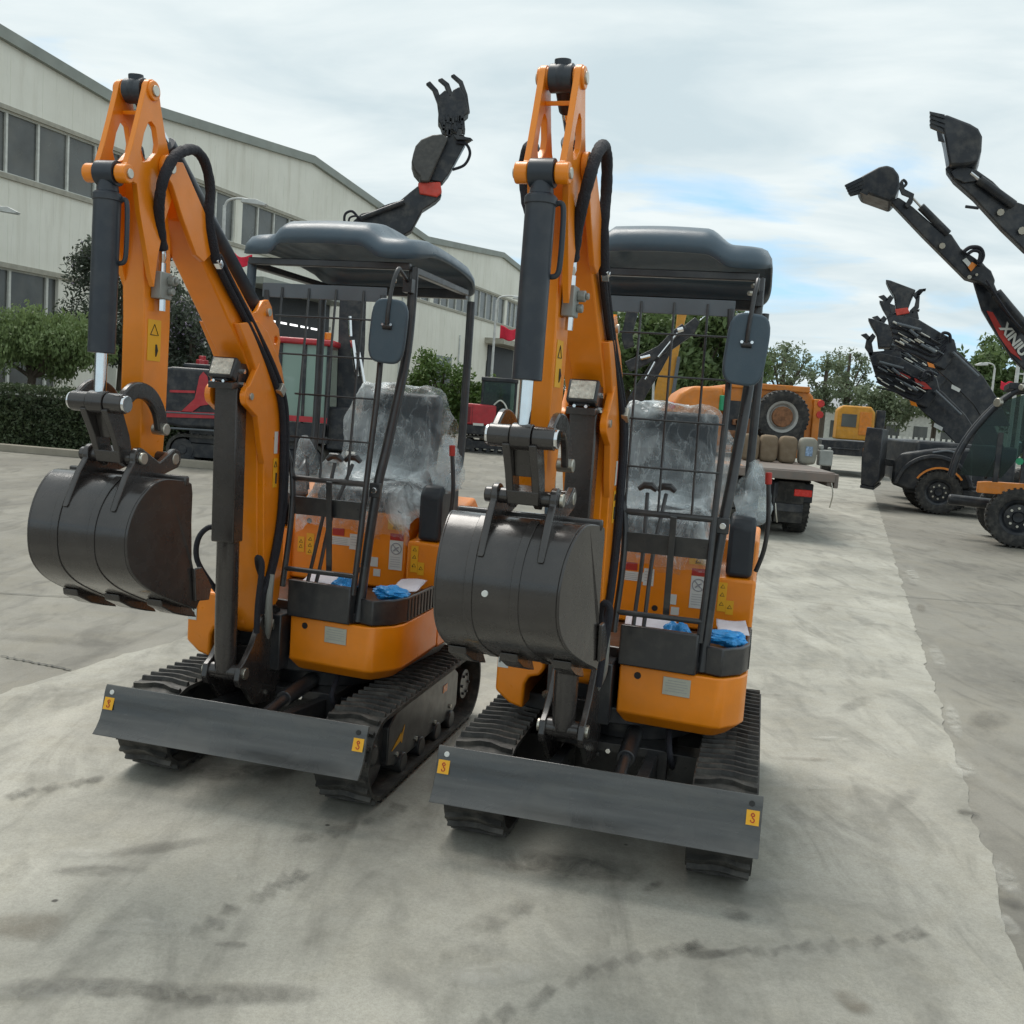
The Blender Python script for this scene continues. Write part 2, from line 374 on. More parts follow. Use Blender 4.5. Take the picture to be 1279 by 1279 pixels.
    def loft(name, rings, m, **k):
        mb = MB(); n = len(rings[0][0]); vs = [(x, y, z) for pl, z in rings for x, y in pl]; fs = []
        for i in range(len(rings)-1):
            for j in range(n): j2 = (j+1) % n; fs.append((i*n+j, i*n+j2, (i+1)*n+j2, (i+1)*n+j))
        fs += [tuple(range(n)), tuple((len(rings)-1)*n+j for j in range(n-1, -1, -1))]; mb.add(vs, fs); return P(name, mb, m, **k)
    A = [(.0, .527), (.36, .487), (.395, .498), (.455, .57), (.476, .625), (.476, 1.07), (.2, 1.07), (0, .75)]
    Ai = [(.03, .57), (.345, .545), (.372, .553), (.41, .61), (.425, .65), (.43, 1.05), (.2, 1.05), (.03, .75)]
    ap = loft('front_cover', [(Ai, .418), (A, .468), (A, .655)], ORANGE, bev=.006)
    P('type_plate', MB().obox((.222, .4995, .60), (.36, -.04, 0), (.04, .36, 0), (0, 0, 1), .052, .0015, .034), PLATE, ap, bev=.001)
    mb = MB()
    for i, (w, z) in enumerate(((.034, .622), (.042, .612), (.042, .602), (.03, .592), (.042, .582))): mb.obox((.222, .4975, z), (.36, -.04, 0), (.04, .36, 0), (0, 0, 1), w, .0004, .0008)
    P('plate_lettering', mb, INKG, ap, bev=0)
    P('cover_hole', MB().obox((.072, .519, .62), (0, 0, 1), (.04, .36, 0), (.36, -.04, 0), .0001, .0001, .0001).cyl((.072, .5225, .62), (.0712, .5165, .62), .0135, 20), INK, ap, bev=0)
    # right hand side cover, rising to the rear
    sd = [(1.072, .47), (1.072, .945), (1.17, .952), (1.25, 1.0), (1.32, 1.085), (1.55, 1.13), (1.66, 1.05), (1.70, .9), (1.69, .5), (1.64, .45), (1.1, .45)]
    for sgn in (-1, 1):
        x0, x1 = sorted((sgn*.30, sgn*.476)); sc = P('side_cover', MB().prism(sd, x0, x1), ORANGE, bev=.014, seg=3)
        mb = MB()
        for k in range(5): y = 1.15+.036*k; mb.obox((sgn*.477, y, .56), (1, 0, 0), (0, 1, .12), (0, -.12, 1), .001, .006, .075)
        PP('vent_slot', mb, INK, sc, bev=0)
        mb = MB()
        for i in range(4):
            for k in range(9): mb.box(*sorted((sgn*.4755, sgn*.4775)), 1.27+.022*i, 1.285+.022*i, .70+.03*k+.03*i, .712+.03*k+.03*i)
        P('vent_grille', mb, INK, sc, bev=0)
    P('engine_hood', MB().prism([(1.45, .5), (1.45, 1.12), (1.6, 1.14), (1.72, 1.06), (1.76, .9), (1.74, .52), (1.68, .45)], -.298, .298), ORANGE, bev=.02, seg=3)
    # left front cover with the number label
    lc = P('left_cover', MB().prism([(-.479, .49), (-.479, .695), (-.44, .715), (-.31, .715), (-.285, .69), (-.285, .60), (-.305, .57), (-.345, .56), (-.36, .53), (-.362, .43), (-.42, .445)], .5, .98, 'y'), ORANGE, bev=.012, seg=3)
    lb = P('number_label', MB().box(-.474, -.432, .4975, .499, .585, .675), WHITE, lc, bev=0)
    P('label_lettering', text_mb('62', .036, (-.457, .4968, .622), (0, 0, -1), (1, 0, 0), .0012), INK, lc, bev=0)
    P('cover_side_left', MB().box(-.478, -.38, .981, 1.07, .455, .66), ORANGE, bev=.004)
    # ---- black platform at the operator's feet
    pf = P('foot_platform', MB().prism([(-.005, .515), (.28, .50), (.315, .54), (.315, 1.09), (-.29, 1.09), (-.29, .62), (-.02, .60)], .657, .70, 'z')
      .prism([(-.008, .502), (.286, .478), (.292, .50), (.292, .55), (.28, .51), (.0, .53)], .657, .812, 'z'), BLACKP, bev=.006)
    P('side_step', MB().prism([(.317, .535), (.375, .515), (.44, .575), (.470, .66), (.472, 1.065), (.317, 1.065)], .657, .728, 'z')
      .prism([(.317, .52), (.38, .50), (.45, .57), (.4755, .655), (.4755, .99), (.458, .99), (.458, .665), (.437, .59), (.377, .53), (.317, .55)], .66, .765, 'z'), BLACKP, bev=.005)
    mb = MB()
    for k in range(9): y = .66+.04*k; mb.box(.4757, .4785, y, y+.012, .665, .755)
    PP('step_rib', mb, INK, bev=0)
    # ---- orange seat box with its stickers
    sb = P('seat_box', MB().box(-.325, .29, 1.1, 1.449, .70, 1.058), ORANGE, bev=.012)
    Y = 1.0985
    def stk(name, x0, x1, z0, z1, m, dy=0.): return P(name, MB().box(x0, x1, Y-dy-.001, Y-dy, z0, z1), m, sb, bev=0)
    stk('prohibition_label', .205, .272, .795, .935, WHITE); stk('label_header', .205, .272, .937, .968, REDS)
    ring = [(.2385+.026*cos(t*pi/12), Y-.0025, .897+.026*sin(t*pi/12)) for t in range(25)]
    mb = MB().tube(ring, .0022, 6).tube([(.2225, Y-.0025, .913), (.2545, Y-.0025, .881)], .002, 6).tube([(.226, Y-.0025, .885), (.236, Y-.0025, .897), (.25, Y-.0025, .905)], .003, 6).tube([(.23, Y-.0025, .905), (.246, Y-.0025, .888)], .0025, 6)
    for k in range(5): mb.box(.212, .262, Y-.0024, Y-.0016, .855-.011*k, .8565-.011*k)
    P('prohibition_sign', mb, INKG, sb, bev=0)
    stk('warning_label', .19, .275, .985, 1.035, YELLOW)
    P('label_lettering', text_mb('⚠', .001, (.2, Y-.002, 1), (1, 0, 0), (0, 0, 1)).tube([(.218, Y-.002, .995), (.24, Y-.002, .995), (.229, Y-.002, 1.015), (.218, Y-.002, .995)], .0015, 5).box(.215, .25, Y-.003, Y-.002, .9895, .991), INK, sb, bev=0)
    stk('red_label', -.09, -.03, .93, .965, REDS); stk('white_label', -.105, .0, .885, .925, WHITE, .0005); stk('white_label', -.0, .045, .87, .945, WHITE)
    mb = MB()
    for k in range(4):
        mb.box(-.098, -.01, Y-.0024, Y-.0017, .915-.008*k, .9162-.008*k); mb.box(.005, .04, Y-.0024, Y-.0014, .93-.013*k, .9315-.013*k)
    P('label_lettering', mb, INKG, sb, bev=0)
    stk('yellow_label', -.27, -.235, .83, .905, YELLOW); stk('yellow_label', -.225, -.185, .82, .925, YELLOW); stk('code_label', .105, .15, .80, .845, WHITE); stk('code_label', .13, .165, .755, .79, WHITE)
    stk('yellow_label', .325, .36, .80, .925, YELLOW, .0285); stk('yellow_label', .361, .393, .79, .85, YELLOW, .0285)
    mb = MB()
    for x0, z0, yy in ((-.253, .885, Y), (-.253, .86, Y), (-.205, .90, Y), (-.205, .87, Y), (-.205, .84, Y), (.342, .91, Y-.0285), (.342, .875, Y-.0285), (.342, .835, Y-.0285), (.377, .825, Y-.0285)):
        mb.tube([(x0-.009, yy-.0014-(0 if yy == Y else 0), z0-.009), (x0+.009, yy-.0014, z0-.009), (x0, yy-.0014, z0+.006), (x0-.009, yy-.0014, z0-.009)], .0012, 5)
    P('warning_symbol', mb, INK, sb, bev=0)
    for (x, z) in ((-.215, .985), (.06, .775)): P('box_hole', MB().cyl((x, Y+.001, z), (x, Y-.001, z), .013, 16), INK, sb, bev=0)
    # ---- operator's controls
    P('right_console', MB().prism([(1.08, .95), (1.075, 1.17), (1.12, 1.21), (1.34, 1.21), (1.36, 1.0), (1.3, .955)], .345, .455), VINYL, bev=.02, seg=3)
    P('left_console', MB().prism([(1.05, .95), (1.045, 1.15), (1.12, 1.2), (1.34, 1.2), (1.36, 1.0), (1.3, .955)], -.455, -.345), VINYL, bev=.02, seg=3)
    seat = P('seat', MB().prism([(1.12, 1.06), (1.10, 1.12), (1.14, 1.165), (1.42, 1.15), (1.50, 1.22), (1.56, 1.45), (1.60, 1.62), (1.64, 1.64), (1.68, 1.6), (1.66, 1.4), (1.60, 1.1), (1.5, 1.06)], -.19, .235), VINYL, bev=.035, seg=4)
    # thin film thrown over the seat and the consoles
    def sheet(name, fn, nu, nv, amp, sd, par, th=None):
        vs = []; fs = []
        for i in range(nu+1):
            for j in range(nv+1):
                p = Vector(fn(i/nu, j/nv)); q = p*9+Vector((sd, sd, sd))
                d = Vector((noise.noise(q), noise.noise(q+Vector((9, 3, 1))), noise.noise(q+Vector((3, 8, 5)))))*amp
                d += Vector((noise.noise(q*3.1), noise.noise(q*3.1+Vector((7, 1, 1))), noise.noise(q*3.1+Vector((1, 1, 4)))))*amp*.45; vs.append(p+d)
        for i in range(nu):
            for j in range(nv): a = i*(nv+1)+j; fs.append((a, a+1, a+nv+2, a+nv+1))
        return obj(name, MB().add(vs, fs), FILM, par, bev=0, ang=14)
    prof = crom([(1.05, .93), (1.06, 1.08), (1.085, 1.17), (1.25, 1.21), (1.42, 1.20), (1.46, 1.26), (1.50, 1.42), (1.545, 1.61), (1.6, 1.675), (1.69, 1.66), (1.73, 1.5), (1.73, 1.2)], 5) if False else None
    pts = [(1.04, .97), (1.055, 1.08), (1.085, 1.175), (1.25, 1.205), (1.41, 1.20), (1.46, 1.27), (1.50, 1.42), (1.545, 1.61), (1.6, 1.67), (1.69, 1.655), (1.73, 1.5), (1.72, 1.2)]
    cv = [v for v in crom([(0, a, b) for a, b in pts], 6)]
    def f1(u, v):
        p = cv[min(len(cv)-1, int(u*(len(cv)-1)+.5))]; x = -.27+.58*v; e = max(0, abs(v-.5)-.36)*.9
        return (x*(1-.0*u), p.y+e*.2, p.z-e*1.2*(1 if p.z > 1.1 else .3))
    sheet('plastic_cover', f1, 46, 30, .024, 1.3, seat)
    def f2(cx, cy, cz, r, h):
        def g(u, v):
            a = 2*pi*v; rr = r*(.25+.75*sin(pi*min(1, u*1.15)*.62)); return (cx+rr*cos(a), cy+rr*sin(a), cz-h*u)
        return g
    sheet('lever_wrap', f2(-.17, .93, 1.40, .07, .26), 16, 26, .014, 4.1, rt_)
    sheet('lever_wrap', f2(-.08, 1.05, 1.33, .09, .22), 16, 26, .02, 6.1, rt_)
    sheet('lever_wrap', f2(.43, 1.2, 1.46, .075, .27), 18, 26, .026, 8.3, rt_); sheet('lever_wrap', f2(.43, 1.2, 1.43, .055, .24), 14, 18, .03, 2.3, rt_)
    if 0: pass
    def f3(u, v): return (.05+.11*v, 1.085-.03*sin(u*3), 1.08-.15*u)
    sheet('hanging_film', f3, 16, 16, .02, 3.3, seat)
    def f4(u, v): return (-.24+.2*v, 1.08-.02*sin(u*3), 1.08-.25*u)
    for x, dy in ((0.012, 0), (.085, .03)):
        P('travel_lever', MB().tube(crom([(x*.55+.022, .585, .735), (x*.55+.022, .64, .85), (x*.55+.022, .73, 1.06), (x, .86+dy, 1.29)]), .0085).tube([(x-.038, .86+dy, 1.305), (x-.016, .86+dy, 1.322), (x+.016, .86+dy, 1.322), (x+.038, .86+dy, 1.305)], [.011, .016, .016, .011], 10), BLACKP, bev=0)
    for x in (-.17,): P('joystick', MB().tube([(x, .97 if x < 0 else 1.16, 1.15), (x, .95 if x < 0 else 1.14, 1.30)], .009).ball((x, .95 if x < 0 else 1.14, 1.34), .026, (1, 1, 1.6)), VINYL, bev=0)
    lv = P('safety_lever', MB().tube(crom([(.47, 1.12, .98), (.495, 1.10, 1.08), (.50, 1.10, 1.2), (.485, 1.095, 1.37)]), .010), BLACKP, bev=0)
    P('lever_tip', MB().tube([(.486, 1.095, 1.355), (.483, 1.094, 1.405)], .014, 12), REDS, lv, bev=.003)
    # ---- canopy and its posts
    def cz_(x, y):
        t = (y-.63)/1.0; b = 2.265+.035*min(1, t*4)-.055*max(0, t-.35)**1.5*1.3-.10*max(0, t-.8)*1.2
        def ss(a, b_, v): v = max(0, min(1, (v-a)/(b_-a))); return v*v*(3-2*v)
        hmp = ss(-.24, -.19, x)*(1-ss(.17, .27, x))*(1-ss(1.15, 1.45, y))*.055*(.75+.25*ss(.66, .76, y))
        side = -.014*ss(.0, 1, abs(x)/.42)
        return b+hmp+side
    nx, ny = 44, 44; vs = []; fs = []; hx, y0, y1 = .415, .635, 1.625
    def rr_(u, v):       # rounded rectangle plan from unit square
        x = (u*2-1); y = (v*2-1); k = 7
        l = (abs(x)**k+abs(y)**k)**(1/k); m_ = max(abs(x), abs(y)); s = m_/l if l > 0 else 1
        return x*s, y*s, m_
    for i in range(nx+1):
        for j in range(ny+1):
            a, b, m_ = rr_(i/nx, j/ny); x = a*hx; y = (y0+y1)/2+b*(y1-y0)/2
            e = max(0, (m_-.86)/.14); vs.append((x*(1), y, cz_(x, y)-.04*(1-sqrt(max(0, 1-e*e)))))
    for i in range(nx):
        for j in range(ny): q = i*(ny+1)+j; fs.append((q, q+ny+1, q+ny+2, q+1))
    rim = [i*(ny+1) for i in range(nx+1)]+[nx*(ny+1)+j for j in range(1, ny+1)]+[i*(ny+1)+ny for i in range(nx-1, -1, -1)]+[j for j in range(ny-1, 0, -1)]
    o = len(vs)
    for k, q in enumerate(rim):
        x, y, z = vs[q]; t = (y-y0)/(y1-y0); vs.append((x*1.012, y+(y-(y0+y1)/2)*.01, z-.045-.02*max(0, sin(t*pi))*(-1)-.03*max(0, t-.8)*5*.5))
    n = len(rim)
    for k in range(n): fs.append((rim[k], rim[(k+1) % n], o+(k+1) % n, o+k))
    can = obj('canopy', MB().add(vs, fs), CANOPY, rt_, bev=0, ang=60)
    sm = can.modifiers.new('thickness', 'SOLIDIFY'); sm.thickness = .009; sm.offset = -1
    P('canopy_frame', MB().box(-.375, .375, .70, .73, 2.135, 2.165).box(-.375, .375, 1.48, 1.52, 2.11, 2.155).box(-.39, -.36, .73, 1.48, 2.125, 2.155).box(.36, .39, .73, 1.48, 2.125, 2.155), BLACKP, bev=.004)
    for sgn in (-1, 1):
        q = [(sgn*.378, .745, 2.15), (sgn*.378, .72, 1.80), (sgn*.352, .635, 1.42), (sgn*.335, .592, 1.24), (sgn*.318, .568, 1.0), (sgn*.306, .53, .665)]
        P('canopy_post', MB().tube(crom(q, 6), .0205, 14), CANOPY if sgn < 0 else BLACKP, bev=0)
        q = [(sgn*.40, 1.50, 2.10), (sgn*.40, 1.50, 1.6), (sgn*.40, 1.49, 1.34), (sgn*.40, 1.45, 1.27), (sgn*.39, 1.37, 1.225), (sgn*.39, 1.34, 1.17), (sgn*.40, 1.37, 1.06)]
        P('canopy_post', MB().tube(crom(q, 6), .020, 14), BLACKP, bev=0)
    bp = P('hinge_plate', MB().obox((.333, .572, 1.216), (1, 0, 0), (0, 1, 0), (0, 0, 1), .024, .012, .03), BLACKP, bev=.004)
    P('hinge_bolt', MB().cyl((.333, .561, 1.216), (.333, .551, 1.216), .0125, 12), CHROME, bp, bev=.002)
    # ---- guard in front of the operator
    def gy(z): return .545+(z-1.2)*.13 if z > 1.2 else .545-(1.2-z)*.12
    gf = P('guard_frame', MB().tube(crom([(.29, gy(.82), .78), (.297, gy(1.0), 1.0), (.30, gy(1.24), 1.24), (.305, gy(1.7), 1.7), (.285, gy(2.02), 2.02)]), .0125)
        .tube(crom([(-.03, gy(.8), .78), (-.035, gy(1.24), 1.24), (-.2, gy(1.6), 1.6), (-.25, gy(2.02), 2.02)]), .0125)
        .tube([(-.04, gy(1.24), 1.238), (.30, gy(1.24), 1.238)], .0125).tube([(-.03, gy(.86), .858), (.295, gy(.86), .858)], .0105)
        .obox((.128, gy(1.13)+.004, 1.125), (1, 0, 0), (0, 1, .13), (0, -.13, 1), .163, .004, .038), BLACKP, bev=0)
    P('guard_top_bar', MB().box(-.27, .30, .648, .656, 1.992, 2.052), GREYP, bev=.002)
    P('guard_bar', MB().obox((.155, gy(1.04), 1.05), (1, 0, 0), (0, 1, .12), (0, -.12, 1), .012, .005, .19), BLACKP, bev=.001)
    mb = MB()
    for x in (-.17, -.045, .08, .205): mb.tube([(x-.005, gy(2.03)-.006, 2.035), (x+.012, gy(1.24)-.004, 1.24)], .0052, 6)
    for z in (1.915, 1.755, 1.59, 1.41): mb.tube([(-.19 if z > 1.6 else -.06, gy(z)-.012, z), (.303, gy(z)-.012, z)], .0044, 6)
    P('wire_mesh', mb, BLACKP, gf, bev=0)
    # ---- mirror
    mr = P('mirror', MB().prism([(a*.076*(1+.10*(b < 0)*0), b*.13) for a, b in [(cos(t)*(abs(cos(t))**4+abs(sin(t))**4)**(-.25), sin(t)*(abs(cos(t))**4+abs(sin(t))**4)**(-.25)) for t in [2*pi*k/40 for k in range(40)]]], -.014, .014, 'y'), CANOPY, bev=.009, seg=3)
    mr.location = (.357, .553, 1.868); mr.rotation_euler = (R(3), R(4), R(10))
    P('mirror_arm', MB().tube(crom([(.357, .535, 1.89), (.36, .53, 1.95), (.368, .545, 2.06), (.374, .58, 2.12), (.372, .62, 2.115), (.376, .73, 2.07)]), .0085).cyl((.34, .54, 1.885), (.376, .538, 1.885), .0125).obox((.375, .705, 2.07), (1, 0, 0), (0, 1, 0), (0, 0, 1), .02, .02, .028), BLACKP, bev=0)
    for dx in (-.017, .019): P('mirror_bolt', MB().cyl((.357+dx, .533, 1.893), (.357+dx, .525, 1.893), .006, 6), CHROME, bev=0)
    PP('mirror_clamp_bolt', MB().cyl((.36, .6, 2.075), (.345, .59, 2.075), .009, 6).cyl((.368, .66, 2.11), (.355, .65, 2.11), .009, 6), STEEL, bev=0)
    # ================= boom group (everything below swings)
    # swing post
    mb = MB()
    for x in (XB-.082, XB+.062):
        mb.prism([(.212, .435), (.222, .485), (.26, .505), (.32, .56), (.38, .65), (.44, .69), (.5, .70), (.555, .67), (.58, .60), (.58, .31), (.50, .28), (.36, .30), (.27, .39), (.23, .405)], x, x+.024)
    mb.box(XB-.062, XB+.062, .44, .56, .34, .52); mb.tube([(XB, .56, .31), (XB, .56, .60)], .055, 20)
    sp_ = S('swing_post', mb, BUCKET, bev=.004)
    for sgn in (-1, 1):
        x = XB+sgn*.083; S('pivot_pin', MB().xcyl(x-sgn*.004, x+sgn*.012, .26, .457, .024), STEEL, bev=.002)
        S('pivot_pin', MB().xcyl(x-sgn*.004, x+sgn*.014, .49, .617, .026), STEEL, bev=.002)
        S('pivot_boss', MB().xcyl(XB+sgn*.02, XB+sgn*.061, .49, .617, .048), ORANGE, bev=.003)
        S('lower_boss', MB().xcyl(XB+sgn*.015, XB+sgn*.061, .26, .457, .034), BUCKET, bev=.003)
    # boom
    front = [(-.355, 2.215), (-.30, 2.20), (-.235, 2.145), (-.14, 2.035), (.069, 1.842), (.194, 1.728), (.262, 1.65), (.30, 1.55), (.332, 1.40), (.355, 1.15), (.38, .9), (.415, .72), (.445, .62)]
    foot = arcp(.49, .617, .048, 200, 350, 8)
    rear = [(.545, .72), (.565, .86), (.555, 1.10), (.545, 1.36), (.53, 1.54), (.50, 1.63), (.47, 1.70), (.33, 1.83), (.12, 1.985), (-.09, 2.135), (-.31, 2.325)]
    head = arcp(-.372, 2.284, .040, 40, 220, 10)
    S('boom', MB().prism(front[2:]+foot+rear[:-1]+[(-.23, 2.255)], XB-.058, XB+.058), ORANGE, bev=.006)
    S('boom_lower_plate', MB().prism([(.10, 1.835), (.194, 1.735), (.262, 1.655), (.30, 1.55), (.336, 1.40), (.359, 1.15), (.384, .9), (.419, .72), (.47, .66), (.54, .72), (.561, .86), (.551, 1.10), (.541, 1.36), (.525, 1.54), (.495, 1.63), (.465, 1.695), (.33, 1.825), (.25, 1.86)], XB-.084, XB+.084), ORANGE, bev=.004)
    for sgn in (-1, 1):
        x0, x1 = sorted((XB+sgn*.059, XB+sgn*.078))
        S('boom_head_plate', MB().prism(head+[(-.36, 2.235), (-.29, 2.14), (-.20, 2.035), (-.15, 2.02), (-.06, 2.085), (-.12, 2.155), (-.30, 2.318)], x0, x1), ORANGE, bev=.003)
        S('boom_head_pin', MB().xcyl(XB+sgn*.076, XB+sgn*.088, -.372, 2.284, .019), STEEL, bev=.002)
        x0, x1 = sorted((XB+sgn*.062, XB+sgn*.087))
        S('lift_lug', MB().prism(arcp(.205, 1.567, .042, 100, 255, 8)+[(.27, 1.49), (.315, 1.36), (.345, 1.30), (.36, 1.45), (.33, 1.62), (.27, 1.70)], x0, x1), ORANGE, bev=.003)
        S('lug_pin', MB().xcyl(XB+sgn*.085, XB+sgn*.095, .205, 1.567, .014), STEEL, bev=.001)
        x0, x1 = sorted((XB+sgn*.03, XB+sgn*.05))
        S('cylinder_bracket', MB().prism([(.24, 1.88), (.30, 1.90), (.345, 1.945), (.39, 1.955), (.42, 1.93), (.44, 1.88), (.49, 1.85), (.51, 1.80), (.50, 1.74), (.56, 1.62), (.545, 1.5), (.45, 1.5), (.4, 1.7)], x0, x1, holes=[arcp(.47, 1.80, .018, 0, 330, 11)]), ORANGE, bev=.003)
        S('bracket_pin', MB().xcyl(XB+sgn*.048, XB+sgn*.062, .385, 1.905, .016), STEEL, bev=.001)
    xs = XB+.0855
    S('serial_label', MB().box(xs, xs+.001, .425, .455, 1.34, 1.43), WHITE, bev=0); S('serial_label_edge', MB().box(xs, xs+.0012, .456, .466, 1.34, 1.43), REDS, bev=0)
    S('warning_label', MB().box(xs, xs+.001, .425, .462, 1.20, 1.32), YELLOW, bev=0)
    SS('warning_symbol', MB().tube([(xs+.002, .432, 1.285), (xs+.002, .455, 1.285), (xs+.002, .4435, 1.308), (xs+.002, .432, 1.285)], .0016, 5).tube([(xs+.002, .45, 1.215), (xs+.002, .45, 1.26)], .004, 6), INK, bev=0)
    # lift cylinder in front of the boom
    S('boom_cylinder', MB().tube([(XB, .26, .457), (XB, .252, .60), (XB, .238, 1.02)], [.042, .0445, .0445], 24).xcyl(XB-.03, XB+.03, .26, .457, .036).xcyl(XB-.045, XB+.045, .26, .457, .03), BUCKET, bev=.002)
    S('cylinder_cover', MB().prism([(.19, .99), (.268, .99), (.252, 1.585), (.172, 1.60)], XB-.049, XB+.049), BUCKET, bev=.006)
    S('work_light_bracket', MB().obox((XB, .175, 1.607), (1, 0, 0), (0, 1, .1), (0, -.1, 1), .05, .05, .012).obox((XB+.045, .21, 1.65), (1, 0, 0), (0, 1, 0), (0, 0, 1), .006, .04, .04), BLACKP, bev=.002)
    wl = S('work_light', MB().obox((XB, .155, 1.665), (1, 0, 0), (0, .90, -.436), (0, .436, .90), .053, .022, .043).obox((XB, .135, 1.625), (1, 0, 0), (0, 1, 0), (0, 0, 1), .03, .012, .008), BLACKP, bev=.008)
    o = S('light_lens', MB().obox((XB, .155-.0235*.90, 1.665+.0235*.436), (1, 0, 0), (0, .90, -.436), (0, .436, .90), .043, .003, .034), LENS, bev=.003)
    SS('light_bolt', MB().cyl((XB-.02, .118, 1.619), (XB-.02, .112, 1.619), .006, 6).cyl((XB+.02, .118, 1.619), (XB+.02, .112, 1.619), .006, 6).xcyl(XB+.05, XB+.062, .2, 1.66, .010, 6).xcyl(XB+.05, XB+.062, .2, 1.61, .010, 6), CHROME, bev=0)
    # arm
    box_ = [(-.41, 1.38), (-.40, 1.36), (-.345, 1.335), (-.30, 1.32), (-.277, 1.345), (-.275, 1.38), (-.268, 1.45), (-.262, 1.8), (-.275, 2.06), (-.32, 2.25), (-.36, 2.30), (-.44, 2.26), (-.425, 2.0), (-.412, 1.8)]
    S('arm', MB().prism(box_, XB-.053, XB+.027), ORANGE, bev=.005)
    outer = arcp(-.452, 2.498, .034, 10, 170, 9)+[(-.518, 2.40), (-.548, 2.31), (-.572, 2.25)]+arcp(-.582, 2.216, .028, 150, 330, 8)+[(-.52, 2.20), (-.50, 2.12), (-.47, 2.04), (-.43, 1.93), (-.41, 1.90), (-.395, 2.0), (-.36, 2.12), (-.325, 2.20)]+arcp(-.372, 2.282, .05, -40, 60, 6)+[(-.375, 2.38), (-.405, 2.46)]
    hole = [(-.452, 2.405), (-.432, 2.395), (-.415, 2.345), (-.420, 2.318), (-.455, 2.285), (-.492, 2.272), (-.505, 2.30), (-.49, 2.36), (-.47, 2.398)]
    for sgn in (-1, 1):
        x0, x1 = sorted((XB+sgn*.040, XB+sgn*.058))
        S('arm_side_plate', MB().prism(outer, x0, x1, holes=[hole]), ORANGE, bev=.003)
        S('top_boss', MB().xcyl(XB+sgn*.034, XB+sgn*.066, -.452, 2.498, .030), ORANGE, bev=.003)
        S('arm_pin', MB().xcyl(XB+sgn*.064, XB+sgn*.072, -.452, 2.498, .017), STEEL, bev=.002)
        S('front_boss', MB().xcyl(XB+sgn*.036, XB+sgn*.074, -.582, 2.216, .0285), ORANGE, bev=.004)
        S('arm_pin', MB().xcyl(XB+sgn*.072, XB+sgn*.080, -.582, 2.216, .015), STEEL, bev=.002)
    S('arm_cross_plate', MB().obox((XB, -.46, 2.43), (1, 0, 0), (0, .9, .4), (0, -.4, .9), .04, .005, .006), ORANGE, bev=.002)
    p0, p1 = Vector((XB, -.452, 2.498)), Vector((XB, .385, 1.905)); d = (p1-p0)
    S('arm_cylinder', MB().xcyl(XB-.032, XB+.032, -.452, 2.498, .038).tube([p0, p0+d*.10], .024, 16).tube([p0+d*.2, p1-d*.04], .034, 22).xcyl(XB-.028, XB+.028, .385, 1.905, .036)
      .cyl((XB, -.455, 2.52), (XB, -.458, 2.546), .023).ball((XB-.0, -.455, 2.50), .038, (.8, 1, 1)), CYLP, bev=.002)
    S('arm_cylinder_rod', MB().tube([p0+d*.06, p0+d*.25], .018, 16), CHROME, bev=0)
    # bucket cylinder
    q0, q1 = Vector((XB, -.58, 2.216)), Vector((XB, -.592, 1.525)); d = q1-q0
    bc = S('bucket_cylinder', MB().xcyl(XB-.034, XB+.034, -.58, 2.216, .038).tube([q0, q0+d*.08, q0+d*.085, q0+d*.785], [.026, .033, .0405, .0405], 28).tube([q0+d*.09, q0+d*.12], .044, 28), CYLP, bev=.002)
    S('cylinder_pipe', MB().tube(crom([(XB+.03, -.57, 2.135), (XB+.055, -.57, 2.14), (XB+.062, -.57, 2.10), (XB+.062, -.57, 1.99), (XB+.055, -.57, 1.955), (XB+.03, -.57, 1.95)]), .0075), CYLP, bev=0)
    S('bucket_cylinder_rod', MB().tube([q0+d*.77, q0+d*.97], .0185, 18), CHROME, bev=0)
    # link work
    S('link_cross_tube', MB().xcyl(XB-.092, XB-.03, -.594, 1.522, .031).xcyl(XB-.028, XB+.03, -.594, 1.522, .036).xcyl(XB+.032, XB+.092, -.594, 1.522, .031), BUCKET, bev=.003)
    arc = crom([(0, -.594, 1.522), (0, -.53, 1.565), (0, -.45, 1.555), (0, -.395, 1.505), (0, -.373, 1.443)], 5)
    up_ = []; lo_ = []
    for i, p in enumerate(arc):
        t = (arc[min(i+1, len(arc)-1)]-arc[max(i-1, 0)]).normalized(); nn = Vector((0, -t.z, t.y)); w = .026
        up_.append((p.y+nn.y*w, p.z+nn.z*w)); lo_.append((p.y-nn.y*w, p.z-nn.z*w))
    for sgn in (-1, 1):
        x0, x1 = sorted((XB+sgn*.066, XB+sgn*.088)); S('curved_link', MB().prism(up_+lo_[::-1], x0, x1), BUCKET, bev=.005)
        S('link_pin', MB().xcyl(XB+sgn*.09, XB+sgn*.101, -.594, 1.522, .027), CHROME, bev=.003)
        S('link_pin', MB().xcyl(XB+sgn*.05, XB+sgn*.10, -.373, 1.443, .020), STEEL, bev=.003)
        x0, x1 = sorted((XB+sgn*.026, XB+sgn*.048))
        S('bucket_link', MB().prism([(-.625, 1.50), (-.57, 1.53), (-.535, 1.49), (-.50, 1.42), (-.48, 1.35), (-.505, 1.32), (-.535, 1.335), (-.575, 1.42)], x0, x1), BUCKET, bev=.003)
    S('link_web', MB().obox((XB, -.56, 1.46), (1, 0, 0), (0, .9, .35), (0, -.35, .9), .026, .006, .05).obox((XB, -.525, 1.36), (1, 0, 0), (0, .9, .35), (0, -.35, .9), .045, .022, .02), BUCKET, bev=.002)
    # bucket
    bx0, bx1 = -.372, .052
    back = crom([(0, -.415, 1.285), (0, -.515, 1.292), (0, -.58, 1.255), (0, -.628, 1.19), (0, -.648, 1.11), (0, -.632, 1.02), (0, -.565, .95), (0, -.45, .89), (0, -.335, .845)], 5)
